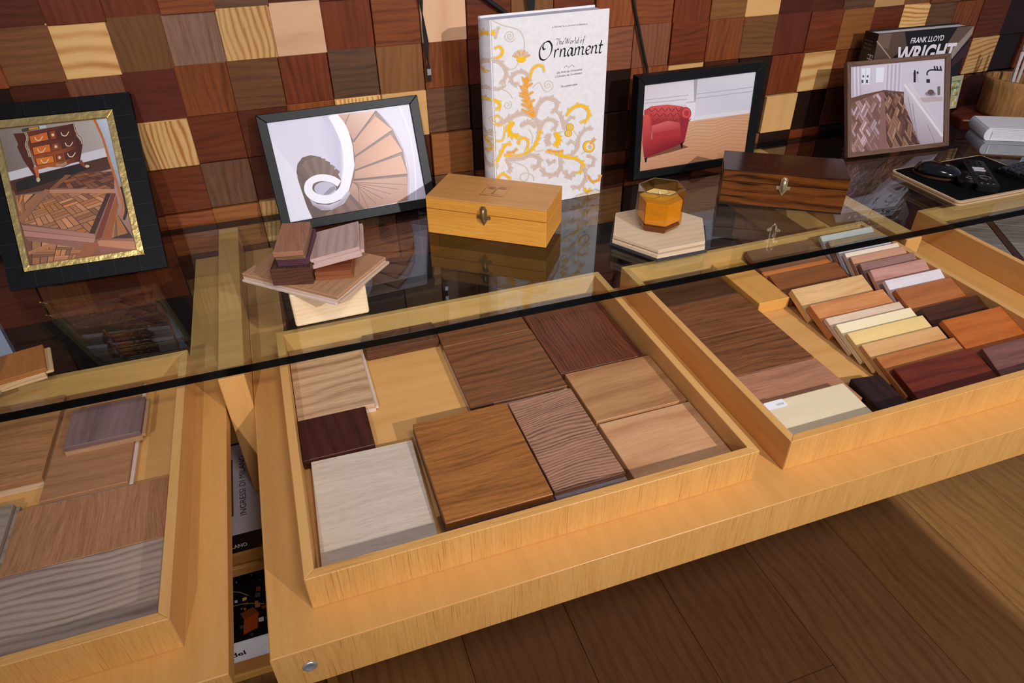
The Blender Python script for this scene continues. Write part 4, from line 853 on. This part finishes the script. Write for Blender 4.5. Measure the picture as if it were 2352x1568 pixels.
pr.text('FRANK LLOYD', (1563, 290), (1783, 270), .0128, (236, 232, 240), bold=.02); pr.text('WRIGHT', (1452, 428), (1842, 396), .0400, (240, 236, 244), bold=.03)
pr.build('cover_artwork', t, (0, -.0003, 0))
ps = Print(1e-5)
for k in range(3): ps.text(('Bruce Brooks', 'Pfeiffer', 'Peter Gossel')[k], (.008, .255 - k * .009), (.036, .255 - k * .009), .004, (130, 126, 130), raw=True)
ps.text('FRANK LLOYD WRIGHT', (.030, .226), (.030, .012), .018, (206, 202, 210), raw=True, bold=.02)
ps.build('spine_lettering', t, (-.0004, ft, 0), (0, 0, -PI / 2))

# ================================================================== BOXES
def latch(t, mat, cx, z, y=-.0004):
    R = Matrix(((1, 0, 0, cx), (0, 0, 1, y), (0, 1, 0, z), (0, 0, 0, 1)))
    Fl = Matrix(((1, 0, 0, cx), (0, 0, -1, y), (0, 1, 0, z), (0, 0, 0, 1)))
    l = MB().add(prism_geo([(-.0075, .012), (-.0075, .026), (-.0045, .032), (.0045, .032), (.0075, .026), (.0075, .012)], 0, .0016, .0004), mat=Fl).add(prism_geo([(-.0150, .004), (-.0150, .0115), (.0150, .0115), (.0150, .004), (.0085, .004), (0, -.011), (-.0085, .004)], 0, .0014, .0004), mat=Fl).build('latch', mat, t)
    MB().add(tube_geo([(0, 0, .027), (0, -.0035, .024), (0, -.0050, .014), (0, -.0042, .004), (0, -.002, 0)], [.0035, .0042, .0042, .0036, .002], 12), smooth=True, mat=Matrix.Translation((cx, y - .0015, z))).build('hook', mat, l)
    MB().add(lathe_geo([(.0032, 0), (.0032, .001), (.002, .0022), (.0002, .0025)], 14), smooth=True, mat=Matrix.Translation((cx, y - .0014, z - .0015)) @ Matrix.Rotation(PI / 2, 4, 'X')).build('pin', mat, l)
def lidbox(name, label, P, w, d, h, split, wv, wl, lm, lx, lz, seam):
    x, y, yaw = P
    t = thing(name, label, 'box', (x, y, ZG + .0004), (0, 0, yaw))
    MB().add(box_geo(0, w, 0, d, 0, split - .0006, .0008), wv, 'x').build('body', M_WOOD, t)
    MB().add(box_geo(.0003, w - .0003, .0003, d - .0003, split - .0005, split + .0005), seam, 'x').build('seam', M_WOOD, t)
    l = MB().add(box_geo(0, w, 0, d, split + .0006, h, .0009), wv, 'x').add(box_geo(-.0003, w + .0003, -.0003, d + .0003, h - .0032, h + .0002, .001), wl, 'x').build('lid', M_WOOD, t)
    latch(t, lm, lx, lz, -.0006)
    return t, l
BAM = wd((236, 168, 72), (206, 130, 42), .22, 170, .35, .4)
t, l = lidbox('wooden_box', 'light bamboo box with bronze latch and engraved tree emblem on its lid', (.6286, -.2223, -math.radians(36.58)), .2608, .1296, .0827, .0560, BAM, wd((214, 156, 92), (190, 130, 66), .15, 60, .3, .38), M_BRONZE, .1282, .0440, wd((176, 112, 42), (150, 92, 30)))
em = Print(6e-6); BRN = (112, 66, 30)
em.stroke([(.108, .0460), (.108, .0960), (.1570, .0965), (.1570, .0465), (.108, .0460)], .0007, BRN, raw=True, sm=False)
for cx, cy in ((.1215, .0775), (.1435, .0815)):
    for k in range(3): em.stroke([p for p in circ(cx, cy, .0095 - k * .0028, .0065 - k * .0019, 16, 20, 340)], .0009, BRN, raw=True, sm=False)
    for k in range(4): em.stroke([(cx - .006 + k * .004, cy - .004), (cx - .005 + k * .004, cy + .004)], .0008, BRN, raw=True, sm=False)
em.stroke([(.1290, .0480), (.1300, .062), (.1310, .0760)], .0012, BRN, raw=True); em.stroke([(.1310, .0480), (.1325, .064), (.1350, .0850)], .0012, BRN, raw=True); em.stroke([(.122, .0475), (.146, .0475)], .0005, BRN, raw=True, sm=False)
em.text('Bosques Naturales', (.105, .0375), (.1560, .0375), .0046, BRN, .25, raw=True)
em.build('engraved_emblem', t, (0, 0, .0830), (-PI / 2, 0, 0))
COCO = wd((122, 66, 20), (26, 12, 6), .7, 45, .7, .28)
t, l = lidbox('wooden_box', 'dark tiger striped wooden box with nickel latch in front of the armchair photo', (1.2870, -.3149, -math.radians(33.56)), .2625, .1218, .0821, .0560, COCO, wd((66, 34, 22), (44, 20, 13), .25, 40, .3, .20), M_NICKEL, .1310, .0430, wd((40, 22, 10), (26, 14, 7)))
MB().add(box_geo(-.0002, .2627, -.0002, .1220, 0, .004), wd((30, 18, 12), (22, 12, 8)), 'x').build('base_edge', M_WOOD, t)
em = Print(6e-6); BRN = (112, 74, 56)
em.stroke([(.085, .040), (.085, .082), (.135, .082), (.135, .040), (.085, .040)], .0004, BRN, raw=True, sm=False); em.stroke([(.109, .042), (.111, .07)], .0006, BRN, raw=True, sm=False); em.stroke([(.112, .042), (.115, .075)], .0006, BRN, raw=True, sm=False)
em.stroke(circ(.10, .066, .008, .005, 14, 20, 340), .0005, BRN, raw=True, sm=False); em.stroke(circ(.123, .070, .008, .005, 14, 20, 340), .0005, BRN, raw=True, sm=False)
em.build('engraved_emblem', t, (0, 0, .0824), (-PI / 2, 0, 0))

# ================================================================== CANDLE ON HEXAGON TILES
def hexa(r, a0=0): return [(r * math.cos(math.radians(a0 + 60 * k)), r * math.sin(math.radians(a0 + 60 * k))) for k in range(6)]
def hextile(name, label, x, y, z, r, t, mat, wv=None, yaw=0):
    o = MB().add(prism_geo(hexa(r), 0, t, .0006), wv, 'x').build(name, mat, None, (x, y, z), (0, 0, yaw)); return tag(o, label, 'hexagon tile')
hextile('hexagon_slate', 'dark slate hexagon lowest of the stack under the candle', 1.0790, -.4120, ZG + .0004, .1125, .0056, M_SLATE)
OKP = wd((226, 204, 174), (206, 178, 142), .3, 60, .4, .55)
hextile('hexagon_tile', 'pale plywood hexagon between the slate and the top hexagon', 1.0765, -.4150, ZG + .0064, .1070, .0078, M_WOOD, OKP)
hextile('hexagon_tile', 'pale oak hexagon on top of the stack, directly under the candle', 1.0770, -.4120, ZG + .0166, .1060, .0076, M_WOOD, OKP, .02)
sp = MB().add(prism_geo(hexa(.0965), 0, .0021), wd((110, 80, 54), (84, 60, 40))).build('hexagon_gap_shade', M_WOOD, None, (1.0768, -.4135, ZG + .0143)); tag(sp, 'thin dark hexagon added as shade in the gap between the two plywood hexagons', 'hexagon tile')  # dark inset hexagon added, its colour stands in for shade in the gap
zc = ZG + .0242
t = thing('candle', 'amber hexagonal glass candle with white wick on the hexagon stack', 'candle', (1.0770, -.4070, zc), (0, 0, 0))
a0 = -40
def ring(r, z): return [(x, y, z) for x, y in hexa(r, a0)]
def shell(rings):
    v = [p for r in rings for p in r]; f = []
    for i in range(len(rings) - 1):
        for k in range(6): f.append([i * 6 + k, i * 6 + (k + 1) % 6, (i + 1) * 6 + (k + 1) % 6, (i + 1) * 6 + k])
    f.append([5, 4, 3, 2, 1, 0]); f.append([(len(rings) - 1) * 6 + k for k in range(6)]); return v, f
MB().add(shell([ring(.040, 0), ring(.0465, .010), ring(.0478, .0845), ring(.0478, .0850), ring(.0448, .0850), ring(.0436, .017), ring(.040, .0135)])).build('glass_jar', M_AMBER, t)
for rz_, r0, r1 in ((.0851, .0447, .0480),):
    MB().add((ring(r1, rz_) + ring(r1, rz_ + .0007) + ring(r0, rz_ + .0007) + ring(r0, rz_), [[i * 6 + k, i * 6 + (k + 1) % 6, ((i + 1) % 4) * 6 + (k + 1) % 6, ((i + 1) % 4) * 6 + k] for i in range(4) for k in range(6)])).build('rim', plain('dark_amber_rim', (120, 96, 70), .12), t)
MB().add(shell([ring(.0385, .0004), ring(.0445, .0095), ring(.0430, .0128), ring(.0385, .0130)])).build('thick_base', plain('deep_amber', (110, 56, 14), .1), t)
MB().add(shell([ring(.0396, .0145), ring(.0430, .018), ring(.0440, .0625), ring(.0436, .0635)])).build('wax', M_WAX, t)
MB().add(tube_geo([(0, 0, .0630), (-.0012, .001, .068), (-.0035, .003, .0745)], .0011, 8), smooth=True).build('wick', M_WHITE, t)
cl = Print(5e-6)
cl.text('L  LANSU', (-.0165, .0425), (.0145, .0425), .0055, (196, 140, 44), raw=True); 
for k in range(7): cl.stroke([(-.0150 + k * .0043, .0262), (-.0128 + k * .0043, .0262)], .0009, (226, 176, 84), raw=True, sm=False)
cl.build('faint_lettering', t, (.0418 * math.cos(math.radians(-130)), .0418 * math.sin(math.radians(-130)), 0), (0, 0, math.radians(-40)))

# ================================================================== STACK OF SAMPLES ON A PINE BLOCK
zs = ZG + .0662
tag(MB().add(box_geo(0, .1275, 0, .085, 0, .0656, .004, 2), wd((253, 226, 188), (238, 202, 156), .35, 120, .25, .55), 'x').build('pine_block', M_WOOD, None, (.3290, -.4985, ZG + .0004), (0, 0, .020)), 'pale pine block standing on the glass underneath the loose stack of samples', 'wood block')
ys = math.radians(-43)
t = thing('parquet_sample', 'large tongued oak board lying askew on the pine block', 'wood sample', (.4040, -.5590, zs), (0, 0, ys))
# local frame: -x towards the left corner, +y towards the right corner
OK2 = wd((196, 150, 112), (160, 116, 82), .2, 60, .65, .5)
MB().add(box_geo(-.198, 0, 0, .145, .0095, .0158, .0010), OK2, 'y').build('wear_layer', M_WOOD, t); MB().add(box_geo(-.1975, -.0005, .0005, .1445, 0, .0094, .0005), wd((226, 200, 186), (202, 172, 152), .3, 150, .4, .6), 'x').build('core_layer', M_WOOD, t)
MB().add(box_geo(.0001, .0065, 0, .145, .004, .0085, .0008), wd((210, 182, 156), (180, 150, 124)), 'y').build('tongue', M_WOOD, t)
MB().add(box_geo(-.197, -.002, -.004, -.0001, .0008, .0052, .0006), wd((232, 210, 196), (206, 180, 162)), 'x').build('tongue', M_WOOD, t)
z1 = zs + .0162
BRW = wd((98, 62, 48), (58, 34, 26), .5, 160, .5, .5)
tag(MB().add(box_geo(0, .066, 0, .115, 0, .0310, .0008), BRW, 'y').build('rosewood_block', M_WOOD, None, (.3085, -.4880, z1), (0, 0, -.26)), 'thick dark rosewood block at the left of the stack on the oak board', 'wood block')
tag(MB().add(box_geo(0, .0500, 0, .108, 0, .0135, .0006), wd((96, 58, 74), (62, 34, 46), .3, 80, .4, .5), 'y').build('purple_sample', M_WOOD, None, (.3225, -.4840, z1 + .0314), (0, 0, -.22)), 'purple sample lying directly on the dark rosewood block', 'wood sample')
tag(MB().add(box_geo(0, .0480, 0, .106, 0, .0105, .0006), wd((148, 118, 84), (92, 66, 46), .8, 260, .3, .5), 'y').build('zebra_sample', M_WOOD, None, (.3215, -.4885, z1 + .0452), (0, 0, -.20)), 'striped zebra wood sample between the purple and the brown samples', 'wood sample')
tag(MB().add(box_geo(0, .0480, 0, .108, 0, .0090, .0008), wd((176, 124, 98), (140, 94, 72), .15, 80, .7, .5), 'y').build('brown_sample', M_WOOD, None, (.3195, -.4985, z1 + .0560), (0, 0, -.20)), 'reddish brown sample on top of the whole stack', 'wood sample')
t = thing('jatoba_sample', 'glossy orange brown tongued sample on the oak board under the pink board', 'wood sample', (.3765, -.4965, z1), (0, 0, -.20))
MB().add(box_geo(0, .0610, 0, .072, .0075, .0155, .0008), wd((150, 86, 56), (112, 56, 34), .3, 80, .6, .3), 'x').build('board', M_WOOD, t); MB().add(box_geo(0, .0625, .0015, .072, 0, .0072, .0005), wd((158, 98, 62), (122, 70, 42)), 'x').build('lower_layer', M_WOOD, t)
t = thing('pink_sample', 'pale pinkish tongue and groove board resting tilted across the stack', 'wood sample', (.3766, -.4872, .9325), (-.06, -.17, -.12))
PK = wd((214, 184, 176), (184, 148, 138), .45, 60, .45, .55)
MB().add(box_geo(0, .084, 0, .115, .0118, .0180, .0006), PK, 'y').add(box_geo(.0045, .084, 0, .115, .0072, .0117), PK, 'y').add(box_geo(0, .084, 0, .115, 0, .0071, .0006), PK, 'y').build('board', M_WOOD, t)
MB().add(box_geo(.0841, .0900, 0, .115, .006, .0122, .0006), PK, 'y').build('tongue', M_WOOD, t)
# two samples at the left picture edge
t = thing('ochre_sample', 'ochre tongued sample with pale end grain lying on the glass at the left picture edge', 'wood sample', (-.0480, -.5080, ZG + .0004), (0, 0, .24))
MB().add(box_geo(-.150, 0, 0, .075, .0125, .0200, .0008), wd((184, 120, 58), (148, 90, 38), .2, 40, .5, .5), 'y').build('wear_layer', M_WOOD, t)
MB().add(box_geo(-.150, -.004, 0, .075, 0, .0124, .0008), wd((220, 186, 138), (190, 150, 100), .7, 140, .3, .6), 'y').build('core_layer', M_WOOD, t)
MB().add(box_geo(-.0039, .008, .0004, .0746, .0075, .0122, .0015), wd((220, 186, 138), (196, 158, 108)), 'y').build('tongue', M_WOOD, t)
t = thing('orange_board', 'orange brown board standing upright with grooved gray edge at the left picture edge', 'wood sample', (-.1120, -.5350, ZG + .0006), (-.06, 0, .35))
MB().add(box_geo(-.12, 0, 0, .007, 0, .084, .0008), wd((196, 124, 62), (158, 92, 40), .3, 40, .5, .45), 'z').build('wear_layer', M_WOOD, t)
MB().add(box_geo(-.12, .0025, .0071, .016, 0, .080, .0008), GREY, 'z').build('core_layer', M_WOOD, t)
# ================================================================== RIGHT HAND CORNER
t = thing('plywood_board', 'pale plywood board with black felt top carrying the remotes and mouse', 'board', (1.7785, -.5170, ZG + .0004))
def rrect(x0, x1, y0, y1, r, n=5):
    P = []
    for cx, cy, a in ((x1 - r, y1 - r, 0), (x0 + r, y1 - r, 90), (x0 + r, y0 + r, 180), (x1 - r, y0 + r, 270)): P += [(cx + r * math.cos(math.radians(a + 90 * k / n)), cy + r * math.sin(math.radians(a + 90 * k / n))) for k in range(n + 1)]
    return P
BIR = wd((216, 186, 150), (190, 152, 112), .3, 60, .3, .55)
MB().add(prism_geo(rrect(0, .29, 0, .205, .012), 0, .0035, .0004), BIR).add(prism_geo(rrect(.0006, .2894, .0006, .2044, .012), .0036, .0062), wd((170, 128, 88), (150, 108, 70))).add(prism_geo(rrect(0, .29, 0, .205, .012), .0063, .0100, .0006), BIR).build('board', M_WOOD, t)
MB().add(prism_geo(rrect(.006, .284, .006, .199, .008), .0101, .0112)).build('felt_top', M_BLACKM, t)
zb = ZG + .0122
# mouse
t = thing('computer_mouse', 'black computer mouse with copper trim on the felt board', 'mouse', (1.850, -.382, zb), (0, 0, math.radians(-50)))
def blob(lx, ly, h, n=20, m=8, base=.0):
    v, f = [], []
    for i in range(m + 1):
        a = PI / 2 * i / m; r = math.cos(a) ** .62; z = base + h * math.sin(a) ** .9
        for k in range(n):
            b = 2 * PI * k / n; v.append((lx * r * math.copysign(abs(math.cos(b)) ** .85, math.cos(b)), ly * r * math.copysign(abs(math.sin(b)) ** .85, math.sin(b)), z * (1 - .15 * math.cos(b) * r)))
    for i in range(m):
        for k in range(n): f.append([i * n + k, i * n + (k + 1) % n, (i + 1) * n + (k + 1) % n, (i + 1) * n + k])
    f.append(list(range(n))[::-1]); return v, f
MB().add(blob(.052, .031, .024, base=.0065), smooth=True).build('shell', M_BLACKG, t)
MB().add(blob(.0528, .0318, .001, 20, 2, .0050), smooth=True).add(prism_geo(circ(0, 0, .0525, .0312, 24), .0012, .0062), smooth=False).build('trim', plain('copper_trim', (150, 104, 74), .3, .8), t)
lg = Print(1e-5); lg.poly(circ(0, 0, .0048, n=20), (190, 186, 190), True); lg.poly(circ(0, 0, .0040, n=20), (20, 20, 22), True); lg.text('hp', (-.0026, -.0012), (.0028, -.0012), .0030, (200, 196, 200), .2, raw=True)
lg.build('logo', t, (.016, -.002, .0292), (-PI / 2 + .10, 0, math.radians(60)))
# small media remote
t = thing('remote_control', 'small glossy black remote with round white mark beside the mouse', 'remote', (1.884, -.437, zb), (0, 0, math.radians(-42)))
MB().add(prism_geo(rrect(-.024, .024, -.040, .040, .012), 0, .014, .003, 3), smooth=False).build('body', M_BLACKG, t)
mk = Print(1e-5); mk.stroke(circ(0, -.006, .008, .006, 14, 200, 480), .0016, (200, 204, 210), raw=True, sm=False); mk.build('mark', t, (.002, 0, .0143), (-PI / 2, 0, 0))
MB().add(lathe_geo([(.010, 0), (.009, .0008), (.0005, .001)], 18), mat=Matrix.Translation((0, .02, .0142)), smooth=True).build('button', M_BLACK, t)
# big remote
t = thing('remote_control', 'long black television remote with two white keys and small keypad', 'remote', (1.925, -.433, zb + .0005), (0, 0, math.radians(-36)))
MB().add(prism_geo(rrect(-.024, .024, -.083, .083, .005), 0, .0155, .002, 2)).build('body', M_BLACK, t)
KW = plain('pale_key', (214, 206, 212), .4)
for y in (.026, .012): 
    o = MB().add(prism_geo(rrect(-.013, .013, y - .004, y + .004, .002), .0157, .0172, .0004)).build('key', KW, t); o['label'] = 'white key'
for r in range(6):
    for c in range(3):
        y = (.072, .060, .045, -.004, -.018, -.058)[r]
        MB().add(prism_geo(rrect(-.0165 + c * .0135, -.0105 + c * .0135, y - .0028, y + .0028, .0012, 3), .0157, .0168)).build('key', M_BLACKG, t)
MB().add(lathe_geo([(.015, 0), (.014, .0012), (.008, .0012), (.007, .0005), (.0005, .0007)], 24), mat=Matrix.Translation((0, -.036, .0156)), smooth=True).build('navigation_pad', M_BLACKG, t)
mk = Print(1e-5)
for x, y in ((-.012, -.070), (.0, -.071), (.012, -.070)): mk.poly(circ(x, y, .0022, n=10), (170, 170, 176), True)
mk.build('symbols', t, (0, 0, .0158), (-PI / 2, 0, 0))
# keyboard
t = thing('keyboard', 'black keyboard at the right picture edge on the felt board', 'keyboard', (2.006, -.505, zb), (0, 0, math.radians(7)))
MB().add(prism_geo(rrect(0, .21, 0, .088, .006), 0, .010, .0015, 2)).build('body', M_BLACK, t)
KC = plain('dark_keycap', (38, 37, 44), .45)
for r in range(5):
    for c in range(10):
        x, y = .006 + c * .0190 + (.004 if r % 2 else 0), .006 + r * .0158
        if x + .016 < .206: MB().add(box_geo(x, x + .016, y, y + .0132, .0101, .0150, .0012)).build('key', KC, t)
# wooden slab, pot with pencils, books
t = MB().add(prism_geo([(0, 0), (.10, -.055), (.34, -.09), (.40, .02), (.36, .095), (.10, .10), (.02, .06)], 0, .032, .006, 2), wd((112, 50, 34), (70, 30, 22), .3, 30, .5, .4), 'x').build('wooden_slab', M_WOOD, None, (2.195, -.128, ZG + .0004), (0, 0, 0))
tag(t, 'thick reddish wooden slab on the glass beneath the log pencil pot', 'wood block')
pr_ = [(.058, 0), (.063, .010), (.064, .05), (.069, .085), (.071, .098), (.069, .1005), (.058, .1005), (.057, .096), (.053, .020), (.0005, .018)]
rr = random.Random(3); ph = [rr.uniform(0, 6) for _ in range(4)]
pot = MB().add(lathe_geo(pr_, 40, lambda a, z: .028 * math.sin(3 * a + ph[0]) + .018 * math.sin(5 * a + ph[1] + z * 20) + .010 * math.sin(9 * a + ph[2] - z * 40)), wd((190, 138, 82), (120, 80, 46), .25, 50, .8, .7), 'z', smooth=True).build('log_pot', M_WOOD, None, (2.338, -.128, ZG + .0326))
tag(pot, 'rough hollow log pot holding pencils at the right picture edge', 'pot')
def pencil(dx, dy, lean, ang, L, label, col=(222, 214, 212), tip=True, ferr=False):
    o = thing('pencil', label, 'pencil', (2.326 + dx, -.128 + dy, ZG + .0536), (lean * math.cos(ang), lean * math.sin(ang), 0), 'pencils standing in the log pot')
    MB().add(prism_geo(hexa(.0040), 0, L)).build('barrel', plain('pencil_paint', col, .4), o)
    if ferr: MB().add(lathe_geo([(.0041, L + .0001), (.0041, L + .012), (.0036, L + .018)], 12), smooth=True).build('ferrule', M_STEEL, o)
    else: MB().add(lathe_geo([(.0039, L + .0001), (.0036, L + .006), (.0006, L + .015)], 12), smooth=True).build('tip', plain('pencil_tip', (206, 190, 180), .6), o)
pencil(-.036, -.022, .14, 1.9, .150, 'white pencil leaning furthest left in the log pot')
pencil(-.026, -.030, .06, 3.4, .155, 'white pencil with silver ferrule, second from the left in the log pot', ferr=True)
pencil(.012, -.012, .03, 4.4, .155, 'upright white pencil in the middle of the log pot')
pencil(.018, -.035, .20, 1.2, .125, 'dark red pencil in the log pot', (96, 40, 30))
pencil(.036, -.030, .34, 1.45, .150, 'natural wood brush handle leaning right in the log pot', (176, 140, 106))
def shelf_book(label, x, y, yaw, w, d, z, h, cov, pages):
    t = thing('thick_book', label, 'book', (x, y, z), (0, 0, math.radians(yaw)), 'thick books stacked beside the log pot'); c = .003
    m = MB()
    for a in (0, h - c): m.add(box_geo(0, w, 0, d, a, a + c, .0012))
    m.add(prism_geo([(.004 + math.cos(math.radians(a)) * -.010, h / 2 + math.sin(math.radians(a)) * (h / 2 - .0005)) for a in range(-90, 91, 15)] + [(.009, h - .001), (.009, .001)], .0003, d - .0003), mat=Matrix(((1, 0, 0, 0), (0, 0, -1, d), (0, 1, 0, 0), (0, 0, 0, 1))))
    m.build('cover', cov, t)
    p = MB()
    for k in range(6): p.add(box_geo(.010, w - .003, .002, d - .003, c + (h - 2 * c) * k / 6 + .0003, c + (h - 2 * c) * (k + 1) / 6 - .0001))
    p.build('page_block', pages, t)
    MB().add(box_geo(.012, .0135, .0002, .0016, .002, h * .75)).build('ribbon', M_WHITE, t)
PG = plain('book_pages', (226, 224, 230), .7)
shelf_book('gray bound thick book lower of the two stacked by the log pot', 2.086, -.298, -30, .23, .11, ZG + .0050, .0295, M_GRAYB, plain('gray_pages', (158, 160, 166), .7))
shelf_book('white thick book on top of the gray bound book', 2.100, -.285, -28, .23, .105, ZG + .0350, .0320, M_WHITE, PG)
tag(MB().add(box_geo(0, .22, .004, .105, 0, .0042, .001), wd((176, 140, 104), (150, 112, 78)), 'x').build('thin_board', M_WOOD, None, (2.092, -.298, ZG + .0004), (0, 0, math.radians(-30))), 'thin tan board on the glass beneath the gray bound book', 'board')

# ================================================================== HANGING STRAPS AND CABLES
def ribbon(name, label, pts, widths, angs, th=.0011, extra=None):
    v, f = [], []; n = len(pts)
    for (x, y, z), w, a in zip(pts, widths, angs):
        dx, dy = math.cos(a) * w / 2, math.sin(a) * w / 2; nx, ny = -math.sin(a) * th / 2, math.cos(a) * th / 2
        for sx, sn in ((-1, -1), (1, -1), (1, 1), (-1, 1)): v.append((x + sx * dx + sn * nx - pts[0][0], y + sx * dy + sn * ny - pts[0][1], z - pts[0][2]))
    for i in range(n - 1):
        for k in range(4): f.append([i * 4 + k, i * 4 + (k + 1) % 4, (i + 1) * 4 + (k + 1) % 4, (i + 1) * 4 + k])
    f.append([3, 2, 1, 0]); f.append([(n - 1) * 4 + k for k in range(4)])
    t = thing(name, label, 'strap', pts[0]); MB().add((v, f)).build('webbing', M_STRAP, t)
    if extra: MB().add(box_geo(-.0045, .0045, -.0022, .0022, -.0065, .0065, .0006), mat=Matrix.Translation((extra[0] - pts[0][0], extra[1] - pts[0][1], extra[2] - pts[0][2]))).build('clip', M_STEEL, t)
ribbon('hanging_strap', 'twisted black strap with metal clip hanging on the tiles left of the white book', [(.697, -.010, 1.40), (.698, -.010, 1.30), (.6985, -.010, 1.245), (.699, -.010, 1.225), (.701, -.010, 1.19), (.703, -.010, 1.165), (.7025, -.010, 1.142), (.7035, -.010, 1.128), (.7035, -.010, 1.110), (.7045, -.010, 1.086)],
       [.010, .010, .009, .004, .009, .011, .007, .003, .009, .006], [0, .1, .4, .9, .4, .1, .3, .8, .1, .2], extra=(.7035, -.0125, 1.107))
ribbon('hanging_strap', 'black strap hanging behind the white book, mostly hidden', [(.939, -.012, 1.40), (.939, -.012, 1.26), (.940, -.012, 1.235), (.941, -.012, 1.205), (.942, -.012, 1.185)], [.024, .022, .020, .013, .010], [0, 0, .1, .2, .2])
def cable(name, label, P, r, cat='cable'):
    tag(MB().add(tube_geo([(a - P[0][0], b - P[0][1], c - P[0][2]) for a, b, c in catmull(P, 6)], r, 10), smooth=True).build(name, M_STRAP, None, P[0]), label, cat)
cable('black_rod', 'slanted black rod at the top edge disappearing behind the white book', [(.68, -.014, 1.36), (.843, -.014, 1.240), (.905, -.014, 1.197), (.96, -.014, 1.160)], .0046, 'rod')
cable('power_cable', 'thin black cable hanging down the tiles behind the armchair photo', [(1.165, -.009, 1.33), (1.190, -.009, 1.218), (1.212, -.009, 1.15), (1.232, -.009, 1.09), (1.243, -.009, 1.056), (1.248, -.009, 1.00)], .0034)
# ================================================================== unseen block added behind the camera to keep spotlights off the floor
t = thing('shade_block', 'unseen block added opposite the bench to shade the floor', 'shade_block', (.35, -2.12, 0))
MB().add(box_geo(-1.35, 1.35, -.4, .50, 0, .92, .004), wd((150, 110, 70), (120, 84, 50)), 'x').build('body', M_WOOD, t)
MB().add(box_geo(-1.36, 1.36, -.41, .51, .9202, .95, .003), wd((170, 126, 82), (140, 100, 62)), 'x').build('top', M_WOOD, t)
